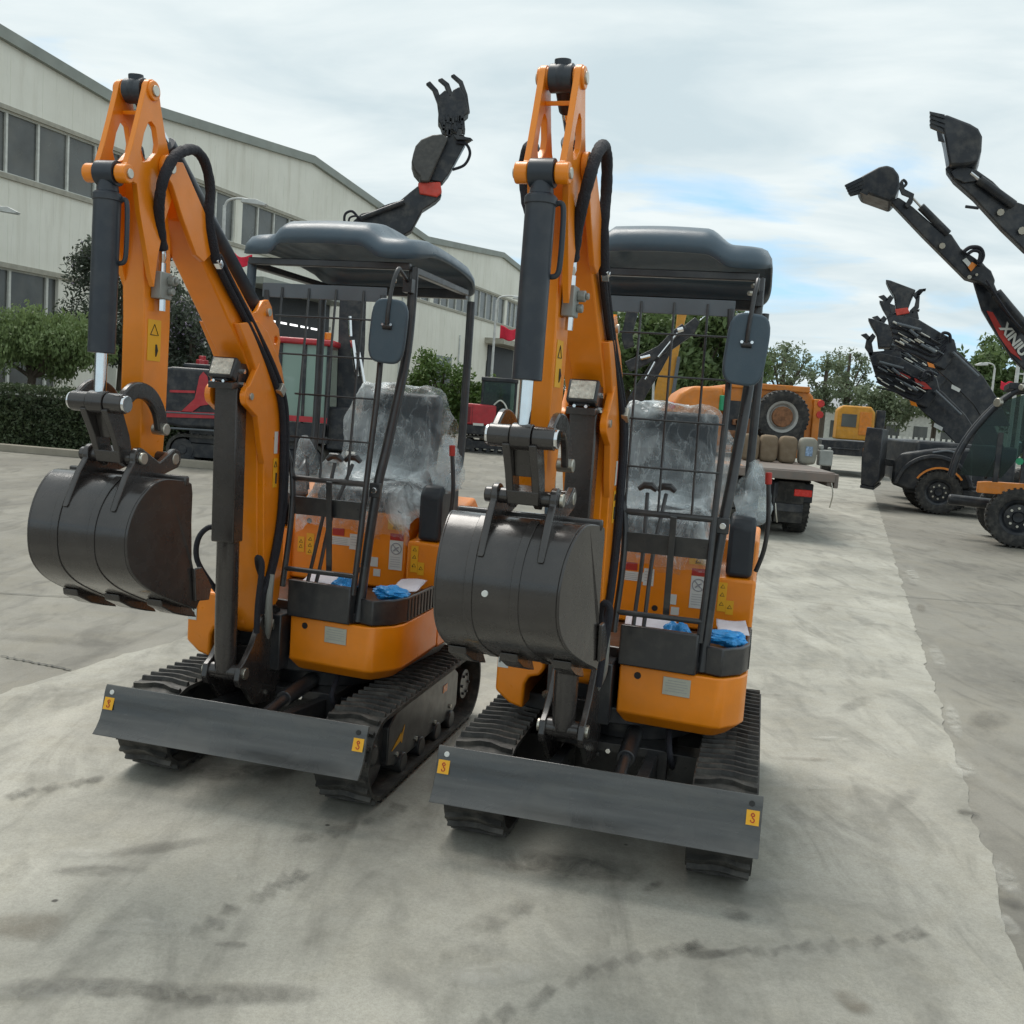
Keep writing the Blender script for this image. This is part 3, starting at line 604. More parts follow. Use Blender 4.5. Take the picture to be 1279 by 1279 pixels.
    def taper(mb):
        out = []
        for x, y, z in mb.v: k = max(0, min(1, (-.39-y)/.26)); out.append((-.160-.018*k+(x+.160)*(1-.20*k), y, z))
        mb.v = out; return mb
    bk = [(p.y, p.z) for p in back]; inn = []
    for i, p in enumerate(back):
        t = (back[min(i+1, len(back)-1)]-back[max(i-1, 0)]).normalized(); inn.append((p.y-t.z*(-1)*(-1)*(-.012)*-1, p.z+t.y*0-.0) if False else (p.y+(-t.z)*.012, p.z+t.y*.012))
    c0 = Vector((0, -.45, 1.05))
    inn = [(p.y+(c0-p).normalized().y*.012, p.z+(c0-p).normalized().z*.012) for p in back]
    S('bucket', taper(MB().prism(bk+inn[::-1], bx0, bx1)), BUCKET, bev=.002, ang=25)
    side = bk+[(-.315, .872), (-.335, .92), (-.375, 1.02), (-.385, 1.15), (-.385, 1.24), (-.392, 1.275)]
    for x in (bx0-.008, bx1): S('bucket_side', taper(MB().prism(side, x, x+.010)), BUCKET, bev=.003)
    S('bucket_lip', MB().box(bx0-.006, bx1+.006, -.425, -.40, 1.268, 1.30), BUCKET, bev=.006)
    mb = MB()
    for x in (bx0+.115, bx1-.145):                      # raised wear straps that follow the back
        mb.prism([(p[0]*1.0+(p[0]+.45)*.018, p[1]+(p[1]-1.05)*.018) for p in bk[6:]]+bk[6:][::-1], x-.014, x+.016)
    S('wear_strap', taper(mb), BUCKET, bev=.002)
    for x in (XB-.095, XB+.074):
        S('bucket_ear', MB().prism(arcp(-.509, 1.352, .034, 60, 200, 6)+[(-.575, 1.30), (-.612, 1.235), (-.634, 1.19), (-.60, 1.215), (-.5, 1.28), (-.41, 1.285)]+arcp(-.308, 1.343, .034, -60, 110, 6)+[(-.40, 1.335)], x, x+.021), BUCKET, bev=.004)
    for y, z, e in ((-.509, 1.352, .118), (-.308, 1.343, .105)):
        S('bucket_pin', MB().xcyl(XB-e, XB+e-.02, y, z, .022), BUCKET, bev=.004); S('pin_cap', MB().xcyl(XB+e-.02, XB+e-.008, y, z, .020), STEEL, bev=.003)
    S('drain_plug', MB().cyl((-.205, -.656, 1.095), (-.205, -.645, 1.095), .009, 14), WHITE, bev=.001)
    for k in range(3):
        x = -.338+.158*k
        S('bucket_tooth', MB().prism([(-.46, .892), (-.455, .868), (-.38, .832), (-.30, .808), (-.235, .792), (-.285, .845), (-.35, .865)], x-.027, x+.029), BUCKET, bev=.004)
    for x in (bx0-.02, bx1+.010): S('side_cutter', MB().prism([(-.375, .99), (-.33, .99), (-.26, .915), (-.275, .868), (-.36, .878)], x, x+.012), BUCKET, bev=.003)
    # hoses on both sides
    for sgn in (1, -1):
        X = lambda d: XB+sgn*d
        if sgn > 0: hp_ = [(-.103, -.35, 2.03), (-.088, -.395, 2.10), (-.07, -.428, 2.17), (-.056, -.43, 2.24), (-.050, -.39, 2.31), (-.052, -.33, 2.348), (-.058, -.25, 2.37), (-.062, -.18, 2.345), (-.066, -.135, 2.27), (-.066, -.135, 2.16), (-.062, -.08, 2.03)]
        else: hp_ = [(-.214, -.35, 2.05), (-.22, -.35, 2.16), (-.235, -.33, 2.27), (-.265, -.27, 2.36), (-.31, -.19, 2.375), (-.325, -.15, 2.31), (-.31, -.13, 2.22), (-.275, -.11, 2.13), (-.235, -.08, 2.03)]
        pts = crom(hp_, 7)
        rr2 = [.0175+.0034*noise.noise(Vector((i*.55, sgn, 0))) for i in range(len(pts))]
        S('hose', MB().tube(pts, rr2, 12), HOSE, bev=0)
        pts = crom([(X(.080), -.09, 2.045), (X(.075), .03, 1.955), (X(.075), .22, 1.81), (X(.088), .37, 1.66), (X(.098), .455, 1.52), (X(.098), .485, 1.3), (X(.098), .485, 1.08), (X(.098), .43, .88), (X(.09), .38, .76), (X(.080), .40, .68)], 6)
        S('hose', MB().tube(pts, .013, 10), HOSE, bev=0); S('hose', MB().tube([p+Vector((sgn*.002, .027, .012)) for p in pts], .012, 10), HOSE, bev=0)
        S('hose_clamp', MB().obox((X(.088), -.075, 2.03), (1, 0, 0), (0, .75, -.6), (0, .6, .75), .012, .02, .012).xcyl(X(.09), X(.104), -.075, 2.03, .009, 8), CHROME, bev=.002)
        S('hose_clamp', MB().obox((X(.105), .425, 1.60), (1, 0, 0), (0, .75, -.6), (0, .6, .75), .012, .02, .02), STEEL, bev=.002)
    S('valve_block', MB().box(-.119, -.083, -.385, -.318, 1.868, 1.955).xcyl(-.083, -.06, -.335, 1.93, .017, 8).xcyl(-.06, -.05, -.335, 1.93, .011, 6).xcyl(-.083, -.066, -.335, 1.895, .013, 8), VALVE, bev=.003)
    SS('valve_fitting', MB().tube([(-.102, -.35, 1.955), (-.102, -.35, 1.985), (-.102, -.35, 1.986), (-.102, -.35, 2.0), (-.103, -.35, 2.05)], [.012, .012, .008, .012, .0105], 12).tube([(-.100, -.35, 1.87), (-.100, -.35, 1.83)], .012, 6), CHROME, bev=0)
    SS('side_hose', MB().tube(crom([(XB-.03, .24, 1.03), (XB-.075, .22, 1.04), (XB-.115, .21, .99), (XB-.12, .22, .90), (XB-.07, .27, .79), (XB-.05, .34, .72)]), .011).tube(crom([(XB+.11, .30, .62), (XB+.12, .28, .74), (XB+.135, .27, .90), (XB+.11, .28, .93), (XB+.09, .33, .88), (XB+.085, .40, .80)]), .012), HOSE, bev=0)
    S('grey_conduit', MB().tube(crom([(XB+.10, .42, .84), (XB+.105, .40, .74), (XB+.10, .42, .64), (XB+.07, .46, .56)]), .017, 10), VALVE, bev=0)
    SS('hose_fitting', MB().cyl((XB+.075, .39, .70), (XB+.08, .42, .80), .012, 8).cyl((XB-.10, .5, .60), (XB-.10, .46, .70), .014, 8).cyl((XB-.13, .5, .50), (XB-.10, .47, .52), .016, 8), STEEL, bev=0)
    xa = -.1205
    S('warning_label', MB().box(xa, xa+.001, -.392, -.318, 1.735, 1.80).box(xa, xa+.0012, -.392, -.318, 1.665, 1.736), YELLOW, bev=0)
    SS('warning_symbol', MB().tube([(xa+.002, -.378, 1.75), (xa+.002, -.334, 1.75), (xa+.002, -.356, 1.785), (xa+.002, -.378, 1.75)], .0014, 5).tube([(xa+.002, -.345, 1.68), (xa+.002, -.343, 1.70), (xa+.002, -.345, 1.72)], [.002, .006, .003], 6), INK, bev=0)
    return rt_

def swing_parts(root, ang, piv=(-.148, .45)):
    Mx = Matrix.Translation((piv[0], piv[1], 0)) @ Matrix.Rotation(ang, 4, 'Z') @ Matrix.Translation((-piv[0], -piv[1], 0))
    for c in root.children:
        if c.get('swings'): c.matrix_basis = Mx @ c.matrix_basis
def clone(o, parent=None):
    c = o.copy(); COL.objects.link(c)
    if parent: c.parent = parent
    for ch in list(o.children): clone(ch, c)
    return c
ex1 = mini_excavator(); ex2 = clone(ex1)
swing_parts(ex1, R(1.5)); swing_parts(ex2, R(-1.62))
for ch_ in [o for o in ex1.children if o.name.startswith('drain_plug')]: bpy.data.objects.remove(ch_)
ex1.location = (-1.037, 3.637, 0); ex1.rotation_euler = (0, 0, R(-14.45))
ex2.location = (.328, 3.217, 0); ex2.rotation_euler = (0, 0, R(-13.9))
for e in (ex1, ex2):
    for c in e.children:
        if 'swings' in c: del c['swings']
tag(ex1, 'orange mini excavator with black canopy, the left and farther one of the two in front', 'mini excavator', 'mini excavators on the concrete strip')
tag(ex2, 'orange mini excavator with black canopy, nearest the camera and right of its twin', 'mini excavator', 'mini excavators on the concrete strip')

def inM(root, p):
    a = root.rotation_euler.z; return (root.location.x+cos(a)*p[0]-sin(a)*p[1], root.location.y+sin(a)*p[0]+cos(a)*p[1], p[2])
def crumple(name, c, sx, sy, sz, sd, m, rz):
    mb = MB().ball((0, 0, 0), 1, (1, 1, 1), 22); vs = []
    for v in mb.v:
        q = Vector(v); k = 1+.34*noise.noise(q*1.9+Vector((sd, 0, 0)))+.26*abs(noise.noise(q*4+Vector((0, sd, 0))))+.12*abs(noise.noise(q*9+Vector((0, sd, 3))))
        vs.append((q.x*sx*k, q.y*sy*k, max(-.9, q.z)*sz*k))
    mb.v = vs; o = obj(name, mb, m, None, bev=0, ang=24); o.location = c; o.rotation_euler = (0, 0, rz); return o
for root, nm in ((ex1, 'left'), (ex2, 'right')):
    o = crumple('shoe_cover', inM(root, (.385, .69, .768)), .072, .05, .028, 2+root.location.x, BLUEP, root.rotation_euler.z)
    tag(o, f'crumpled blue plastic shoe cover on the outer step of the {nm} mini excavator', 'shoe cover', 'blue shoe covers on the excavator platforms')
    o = crumple('shoe_cover', inM(root, (.20, .60, .745)), .06, .045, .07, 5+root.location.x, BLUEP, root.rotation_euler.z)
    tag(o, f'crumpled blue plastic shoe cover behind the guard of the {nm} mini excavator', 'shoe cover', 'blue shoe covers on the excavator platforms')
    for k, (cx, cy, cz2, w, l, who) in enumerate(((.09, .665, .785, .10, .10, 'lying on the foot platform'), (.40, .86, .772, .06, .10, 'lying on the outer step'))):
        vs = []; fs = []
        for i in range(13):
            for j in range(13):
                x = (i/12-.5)*2*w; y = (j/12-.5)*2*l; vs.append((x, y, .008*noise.noise(Vector((x*14, y*14, k+root.location.x)))+.012*(j/12)))
        for i in range(12):
            for j in range(12): q = i*13+j; fs.append((q, q+13, q+14, q+1))
        o = obj('paper_sheet', MB().add(vs, fs), PAPER, None, bev=0, ang=60); o.modifiers.new('t', 'SOLIDIFY').thickness = .0015
        o.location = inM(root, (cx, cy, cz2)); o.rotation_euler = (R(2), R(-2), root.rotation_euler.z+.1)
        tag(o, f'white paper sheet {who} of the {nm} mini excavator', 'paper', 'paper sheets on the excavator platforms')

# ================================================================== GROUND
def ground_mat(name, dark, light, warm, edge, scale):
    m, t, b = nt(name); v = coord(t)
    n1 = noise_n(t, v, .55*scale, 8, .6, .6); n2 = noise_n(t, v, 2.2*scale, 8, .65, 1.2); n3 = noise_n(t, v, 90, 4, .7); n4 = noise_n(t, v, 14, 6, .7)
    c = mixc(t, ramp(t, n1, ((.36, (0,)*3), (.64, (1,)*3))), dark, light)
    c = mixc(t, ramp(t, n2, ((.46, (0,)*3), (.70, (.55,)*3))), c, warm)
    # stretched sweeps left by water and tyres
    v2 = coord(t, (1.6, .5, 1)); v2n = v2.node; v2n.inputs['Rotation'].default_value = (0, 0, R(50))
    n5 = noise_n(t, v2, 2.4, 7, .62, .9)
    c = mixc(t, ramp(t, n5, ((.50, (0,)*3), (.66, (.55,)*3))), c, tuple(x*.55 for x in dark))
    n6 = noise_n(t, v2, 1.3, 6, .6, .5)
    c = mixc(t, ramp(t, n6, ((.55, (0,)*3), (.70, (.55,)*3))), c, tuple(min(1, x*1.25) for x in light))
    n7 = noise_n(t, v, 260, 3, .75); c = mixc(t, ramp(t, n3, ((.35, (.0,)*3), (.75, (.38,)*3))), c, tuple(x*.5 for x in dark)); c = mixc(t, ramp(t, n7, ((.50, (.0,)*3), (.72, (.45,)*3))), c, tuple(x*.45 for x in dark))
    c = mixc(t, ramp(t, n4, ((.4, (.0,)*3), (.75, (.25,)*3))), c, tuple(min(1, x*1.1) for x in light))
    # scattered dark specks
    vo = N(t, 'ShaderNodeTexVoronoi'); vo.inputs['Scale'].default_value = 2.6; t.links.new(v, vo.inputs['Vector'])
    c = mixc(t, ramp(t, vo.outputs['Distance'], ((.018, (.9,)*3), (.03, (0,)*3))), c, (.05, .045, .04))
    t.links.new(c, b.inputs['Base Color'])
    t.links.new(ramp(t, n2, ((.3, (.62,)*3), (.7, (.9,)*3))), b.inputs['Roughness'])
    b.inputs['Specular IOR Level'].default_value = .35
    bump(t, b, n3, .25, .004)
    return m
ASPH = ground_mat('worn_asphalt', (.168, .160, .138), (.265, .253, .217), (.27, .25, .20), 0, 1.)
CONC = ground_mat('stained_concrete', (.245, .238, .205), (.425, .412, .36), (.355, .335, .275), 0, 1.6)
def sheet_grid(name, x0, x1, y0, y1, z, m):
    o = obj(name, MB().add([(x0, y0, z), (x1, y0, z), (x1, y1, z), (x0, y1, z)], [(0, 1, 2, 3)]), m, None, bev=0); return o
struct(sheet_grid('ground', -400, 400, -60, 900, 0, ASPH))
DR = Vector((.3187, .9478, 0)); NR = Vector((.9478, -.3187, 0))       # yard direction, and to its right
def lane(off, s): return NR*off+DR*s
vs = []; fs = []; n = 900
for i in range(n+1):
    s = -6+46*i/n if i < 800 else -6+46*800/n+(i-800)*1.2
    a = lane(-3.88+.05*noise.noise(Vector((s*2.3, 0, 0)))+.025*noise.noise(Vector((s*11, 0, 0))), s)
    b_ = lane(.65+.03*noise.noise(Vector((s*2.1, 7, 0)))+.018*noise.noise(Vector((s*9, 3, 0)))+.012*noise.noise(Vector((s*30, 3, 0))), s)
    vs += [(a.x, a.y, .004), (b_.x, b_.y, .004)]
for i in range(n): fs.append((2*i, 2*i+1, 2*i+3, 2*i+2))
struct(obj('concrete_road', MB().add(vs, fs), CONC, None, bev=0))
# joints, cracks, tyre marks, stains and painted shade: thin sheets lying on the ground
def decal_mat(name, col, lo, hi, amax, sc):
    m, t, b = nt(name); v = coord(t); n1 = noise_n(t, v, sc, 7, .68, .8)
    b.inputs['Base Color'].default_value = (*col, 1); b.inputs['Roughness'].default_value = .9
    at_ = N(t, 'ShaderNodeAttribute'); at_.attribute_name = 'wear'
    ml = N(t, 'ShaderNodeMath', operation='MULTIPLY'); t.links.new(ramp(t, n1, ((lo, (0,)*3), (hi, (amax,)*3))), ml.inputs[0]); t.links.new(at_.outputs['Fac'], ml.inputs[1])
    t.links.new(ml.outputs[0], b.inputs['Alpha']); return m
MARKD = decal_mat('tyre_dirt_and_shade', (.085, .08, .07), .30, .60, .62, 9)  # colours tyre dirt, stains and the painted shade below the blades
MARKL = decal_mat('pale_dust', (.56, .55, .50), .36, .66, .6, 8)
STAIN = decal_mat('rusty_stain', (.17, .14, .10), .28, .62, .55, 6)
JOINT = mat('joint_filler', (.10, .10, .09), .9)
def patches(name, items, m, z):
    "soft-edged flat patches; each item: centre, half length, half width, angle, strength"
    vs = []; fs = []; w = []
    for (cx, cy, a, b_, th, st) in items:
        if a < .055 and b_ < .035:          # a lug print: a slanted bar with a soft rim
            o = len(vs); k = 4
            for f, wv in ((.62, st), (1.12, 0.)):
                for sx_, sy_ in ((-1, -1), (1, -1), (1, 1), (-1, 1)):
                    x, y = a*sx_*f+.35*b_*sy_, b_*sy_*f*1.15; vs.append((cx+x*cos(th)-y*sin(th), cy+x*sin(th)+y*cos(th), z)); w.append(wv)
            fs.append((o, o+1, o+2, o+3)); fs += [(o+i, o+(i+1) % 4, o+4+(i+1) % 4, o+4+i) for i in range(4)]
            continue
        o = len(vs); k = 20; vs.append((cx, cy, z)); w.append(st)
        for ring, f in ((.55, .9), (1., 0.)):
            for i in range(k):
                t = 2*pi*i/k; r = ring*(1+.22*noise.noise(Vector((cx*7+cos(t)*1.3, cy*7+sin(t)*1.3, ring))))
                x, y = a*r*cos(t), b_*r*sin(t); vs.append((cx+x*cos(th)-y*sin(th), cy+x*sin(th)+y*cos(th), z)); w.append(st*f)
        for i in range(k):
            j = (i+1) % k; fs.append((o, o+1+i, o+1+j)); fs.append((o+1+i, o+1+k+i, o+1+k+j, o+1+j))
    ob = obj(name, MB().add(vs, fs), m, None, bev=0)
    at_ = ob.data.attributes.new('wear', 'FLOAT', 'POINT'); at_.data.foreach_set('value', w); return struct(ob)
def chain(px, n, a, b_, st, skew=.5):
    P = [gnd(u, v) for u, v in px]; L = crom(P, 30); out = []
    for i in range(n):
        p = L[int((len(L)-2)*i/(n-1))]; q = L[int((len(L)-2)*i/(n-1))+1]; th = math.atan2(q.y-p.y, q.x-p.x)
        out.append((p.x+random.uniform(-.01, .01), p.y+random.uniform(-.01, .01), a*random.uniform(.8, 1.2), b_*random.uniform(.8, 1.2), th+skew, st*random.uniform(.6, 1)))
    return out
it = chain([(560, 1300), (650, 1262), (740, 1215), (830, 1190), (870, 1186)], 15, .038, .021, .6, .35)
it += chain([(925, 1190), (1000, 1188), (1080, 1178), (1150, 1170)], 9, .040, .022, .6, .35)
it += chain([(20, 995), (70, 985), (120, 975)], 5, .05, .03, .8)+chain([(250, 1165), (330, 1118), (380, 1095)], 8, .045, .028, .6)
it += chain([(380, 1050), (440, 1035), (500, 1010)], 7, .05, .03, .5)+chain([(560, 1200), (700, 1120), (860, 1100)], 9, .05, .022, .25)
it += chain([(0, 1240), (120, 1235), (240, 1250)], 6, .10, .05, .7, 0)
patches('tyre_mark', it, MARKD, .008)
def pp(u, v, a, b_, th, st): p = gnd(u, v); return (p.x, p.y, a, b_, th, st)
patches('stain_and_blade_shade', [pp(885, 1195, .09, .03, .3, .9), pp(815, 1110, .06, .025, .8, .5), pp(290, 1183, .06, .02, .1, .9), pp(1210, 1018, .05, .06, .4, .9), pp(1265, 1130, .05, .06, .4, .8), pp(290, 965, .3, .12, .2, .8), pp(700, 1085, .34, .13, .0, .8),  # the two largest here paint the blades' shade on the ground
   pp(920, 1145, .06, .05, .2, .5), pp(200, 1060, .22, .05, .5, .45), pp(120, 1090, .16, .05, .2, .5), pp(620, 1150, .2, .06, .8, .35), pp(300, 1245, .25, .06, .1, .6), pp(60, 800, .5, .1, .0, .35), pp(180, 690, .8, .15, .2, .3),
   pp(1070, 880, .3, .06, .9, .35), pp(1130, 1000, .25, .05, .9, .35), pp(960, 870, .12, .05, .2, .4), pp(1235, 900, .3, .12, .9, .5)], MARKD, .0085)
patches('rust_stain', [pp(30, 1160, .14, .10, .1, .7), pp(1065, 1255, .05, .07, .3, .8), pp(1010, 950, .16, .03, .1, .5), pp(1150, 760, .3, .05, 1.2, .5), pp(1030, 760, .4, .08, 1.1, .3)], STAIN, .009)
patches('pale_patch', [pp(1200, 960, .07, .22, -.3, .9), pp(1190, 900, .05, .4, -.33, .8), pp(1255, 1100, .05, .16, -.3, .9), pp(1170, 820, .06, .5, -.33, .7), pp(1140, 720, .08, .9, -.33, .7), pp(620, 1220, .16, .07, .3, .8), pp(100, 1075, .12, .1, .2, .6), pp(60, 1240, .2, .05, .2, .5),
   pp(1040, 925, .12, .05, .1, .7), pp(1010, 985, .14, .04, .1, .5), pp(1260, 1160, .04, .1, -.2, .9), pp(200, 1160, .2, .06, .2, .6), pp(960, 1110, .14, .05, .3, .5)], MARKL, .0105)
def strip(name, P, w, m, z):
    vs = []; fs = []
    for i, p in enumerate(P):
        t = (P[min(i+1, len(P)-1)]-P[max(i-1, 0)]).normalized(); q = Vector((-t.y, t.x, 0))*w*(.6+.4*noise.noise(p*5)+.4); vs += [(p.x+q.x, p.y+q.y, z), (p.x-q.x, p.y-q.y, z)]
    for i in range(len(P)-1): fs.append((2*i, 2*i+1, 2*i+3, 2*i+2))
    return struct(obj(name, MB().add(vs, fs), m, None, bev=0))
def wob(a, b_, n=60, k=.02): return [a.lerp(b_, i/n)+Vector((noise.noise(Vector((i*.3, a.x, 0)))*k, noise.noise(Vector((i*.3, a.x, 5)))*k, 0)) for i in range(n+1)]
strip('crack', wob(gnd(1120, 745), gnd(1500, 775)), .006, JOINT, .0075); strip('crack', wob(gnd(0, 820), gnd(90, 838)), .006, JOINT, .0075)
strip('crack', wob(gnd(-200, 730), gnd(180, 752)), .006, JOINT, .0075)
mat('fine_joint', (.27, .26, .23), .9)
for s in (9.5, 15., 21.): strip('joint', wob(lane(-3.85, s), lane(.62, s), 60, .01), .003, MATS['fine_joint'], .0075)

# ================================================================== FOLIAGE
def leaves(n, vol, size, seed, flat=.0, droop=0.):
    "n leaf quads placed by the volume function vol(rnd) -> point or None"
    rnd = random.Random(seed); vs = []; fs = []
    while len(fs) < n:
        p = vol(rnd)
        if p is None: continue
        a = Vector((rnd.gauss(0, 1), rnd.gauss(0, 1), rnd.gauss(0, 1)*(1-flat)-droop)).normalized()
        b_ = a.cross(Vector((rnd.gauss(0, 1), rnd.gauss(0, 1), rnd.gauss(0, 1)))).normalized(); s = size*rnd.uniform(.6, 1.35); o = len(vs)
        vs += [p-a*s, p+b_*s*.42, p+a*s, p-b_*s*.42]; fs.append((o, o+1, o+2, o+3))
    return MB().add(vs, fs)
def clumps(c, rx, ry, rz, k, cr_, seed, top=0.):
    rnd = random.Random(seed); out = []
    for i in range(k):
        while 1:
            p = Vector((rnd.uniform(-1, 1), rnd.uniform(-1, 1), rnd.uniform(-1, 1)))
            if .25 < p.length < 1: break
        out.append((Vector((c[0]+p.x*rx, c[1]+p.y*ry, c[2]+p.z*rz)), cr_*rnd.uniform(.55, 1.3)))
    return out
def in_clumps(cl):
    def f(rnd):
        c, r = cl[rnd.randrange(len(cl))]; d = Vector((rnd.gauss(0, 1), rnd.gauss(0, 1), rnd.gauss(0, 1))).normalized()
        return c+d*r*(rnd.random()**.45)
    return f
def tree(name, label, base, c, rx, ry, rz, k, cr_, n, size, m, seed, cat='tree', group=None, trunk=.12, droop=0., extra=None):
    e = empty(name, base); B = Vector(base); cl = clumps(c, rx, ry, rz, k, cr_, seed)
    mb = leaves(n, in_clumps(cl), size, seed, droop=droop); mb.v = [tuple(Vector(v)-B) for v in mb.v]
    me = bpy.data.meshes.new('crown'); me.from_pydata(mb.v, [], mb.f); me.materials.append(m); o = bpy.data.objects.new('crown', me); COL.objects.link(o); o.parent = e
    C = Vector(c)-B; tb = MB().tube(crom([(0, 0, 0), (C.x*.3+.05, C.y*.3, C.z*.5), tuple(C), (C.x, C.y, C.z+rz*.7)], 4), [trunk*(1-.045*i) for i in range(13)], 8)
    for q, r in cl[:14]: q = q-B; s0 = C.lerp(Vector((0, 0, 0)), .35); tb.tube(crom([tuple(s0), tuple((s0+q)/2+Vector((0, 0, .1))), tuple(q)], 3), [trunk*.45*(1-.12*i) for i in range(7)], 6)
    obj('trunk', tb, TRUNK, e, bev=0)
    if extra:
        mb = leaves(extra[1], in_clumps([(q, r) for q, r in cl if extra[2](q)] or cl), extra[3], seed+9); mb.v = [tuple(Vector(v)-B) for v in mb.v]; obj('blossom', mb, extra[0], e, bev=0)
    return tag(e, label, cat, group)
# clipped hedge behind a kerb
hp0, hp1 = Vector((-13.2, 20.9, 0)), Vector((-5.4, 19.75, 0)); hd = (hp1-hp0).normalized(); hn = Vector((-hd.y, hd.x, 0))
def hv(rnd):
    s = rnd.uniform(0, (hp1-hp0).length); face = rnd.random(); w = 1.0; h = 1.25+.05*noise.noise(Vector((s*2, 0, 0)))
    if face < .5: p = hp0+hd*s+hn*rnd.gauss(0, .05)+Vector((0, 0, rnd.uniform(.03, h)))
    elif face < .85: p = hp0+hd*s+hn*rnd.uniform(0, w)+Vector((0, 0, h+rnd.gauss(0, .035)))
    else: p = hp0+hd*s+hn*rnd.uniform(0, w)+Vector((0, 0, rnd.uniform(0, h)))
    k = noise.noise(p*4)*.10; return p-hn*k*.8
e = empty('hedge', hp0); mb = leaves(30000, hv, .042, 3); mb.v = [tuple(Vector(v)-hp0) for v in mb.v]; o = obj('foliage', mb, L_HEDGE, e, bev=0)
c0 = (hp1-hp0)/2+hn*.5; obj('dark_core_box', MB().obox((c0.x, c0.y, .55), hd, hn, (0, 0, 1), (hp1-hp0).length/2-.1, .36, .55), mat('hedge_core', (.018, .024, .012), .95), e, bev=.05)  # solid dark box added to block the view through the leaves
tag(e, 'clipped dark green hedge along the kerb in front of the factory wall', 'hedge')
kb = MB(); kq = hp0-hn*.75; kb.obox((kq.x+hd.x*4.4, kq.y+hd.y*4.4, .07), hd, hn, (0, 0, 1), 4.9, .09, .075); struct(obj('kerb', kb, KERB, None, bev=.015))
sb_ = MB().obox((kq.x+hd.x*4.4+hn.x*.42, kq.y+hd.y*4.4+hn.y*.42, .05), hd, hn, (0, 0, 1), 4.9, .325, .045); struct(obj('planting_bed', sb_, mat('bare_soil', (.16, .13, .09), .95, dust=.3), None, bev=0))
# weeping tree left, dark tree, flowering shrub, bushes
tree('weeping_tree', 'round pale green weeping tree above the hedge at the left edge', (-11.6, 23.4, 0), (-11.35, 23.4, 2.25), 1.6, 1.1, .66, 60, .40, 30000, .052, L_WILLOW, 5, droop=2.0)
tree('dark_tree', 'tall dark grey green tree in front of the factory wall beside the weeping tree', (-10.6, 26.2, 0), (-10.45, 26.2, 3.4), 1.4, 1.1, 1.9, 46, .42, 15000, .06, L_DARK, 11, trunk=.09, extra=(L_LILAC, 260, lambda q: q.z > 3.2, .035))
tree('dark_tree', 'dark green tree behind the left excavator arm carrying pale lilac blossom', (-8.2, 24.6, 0), (-8.1, 24.6, 2.3), 1.6, 1.0, 1.6, 54, .42, 17000, .06, L_DARK, 12, extra=(L_LILAC, 900, lambda q: q.z > 2.6, .04))
tree('bush', 'loose bright green bush beside the open bay of the far building', (-2.9, 37., 0), (-2.9, 37., 1.9), 1.35, .8, 1.35, 40, .45, 11000, .085, L_BUSH, 14, 'bush')
tree('bush', 'low bright green bush just left of the small red excavator', (-1.35, 37.6, 0), (-1.3, 37.6, 1.5), .8, .7, 1.0, 26, .4, 7000, .085, L_BUSH, 15, 'bush')
# trees behind the yard
for i, (lab, u, v0, v1, Y, rx, nn, mt, sz) in enumerate((
    ('big leafy tree seen through the guard of the right mini excavator, left half', 785, 368, 540, 52, 4.2, 15000, L_GREEN, .2),
    ('big leafy tree seen through the guard of the right mini excavator, right half', 872, 372, 545, 50, 4.0, 15000, L_GREEN, .22),
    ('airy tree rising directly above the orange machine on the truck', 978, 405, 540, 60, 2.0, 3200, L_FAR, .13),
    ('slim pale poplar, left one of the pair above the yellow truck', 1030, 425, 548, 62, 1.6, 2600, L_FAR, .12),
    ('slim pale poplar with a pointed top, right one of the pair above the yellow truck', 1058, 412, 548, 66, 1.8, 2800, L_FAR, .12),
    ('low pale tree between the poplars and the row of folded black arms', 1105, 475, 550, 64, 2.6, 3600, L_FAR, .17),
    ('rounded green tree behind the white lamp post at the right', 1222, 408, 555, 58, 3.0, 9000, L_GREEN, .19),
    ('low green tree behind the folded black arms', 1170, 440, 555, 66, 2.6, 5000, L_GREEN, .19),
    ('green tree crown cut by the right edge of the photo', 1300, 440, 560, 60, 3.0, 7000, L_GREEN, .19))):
    a, b_ = at(u, v0, Y), at(u, v1, Y); zt = a.z; zc = (zt+1.2)/2+.3; hz = (zt-zc)*.86
    tree('far_tree', lab, (a.x*.5+b_.x*.5, Y, 0), (a.x*.5+b_.x*.5, Y, zc), rx*.8, rx*.7, hz*.88, 44, rx*.26, nn, sz, mt, 30+i, group='trees behind the yard', trunk=.2)
# wooded strip that closes the horizon
def wood(rnd):
    x = rnd.uniform(-10, 75); h = 4.2+1.6*noise.noise(Vector((x*.12, 0, 0)))+.9*noise.noise(Vector((x*.5, 2, 0)))
    return Vector((x, 92+rnd.uniform(-2, 2), rnd.uniform(0, 1)**.8*h))
o = obj('distant_wood', leaves(26000, wood, .35, 77), L_FAR, None, bev=0); struct(o, 'stuff'); o['label'] = 'low line of pale green woodland along the horizon'; o['category'] = 'woodland'

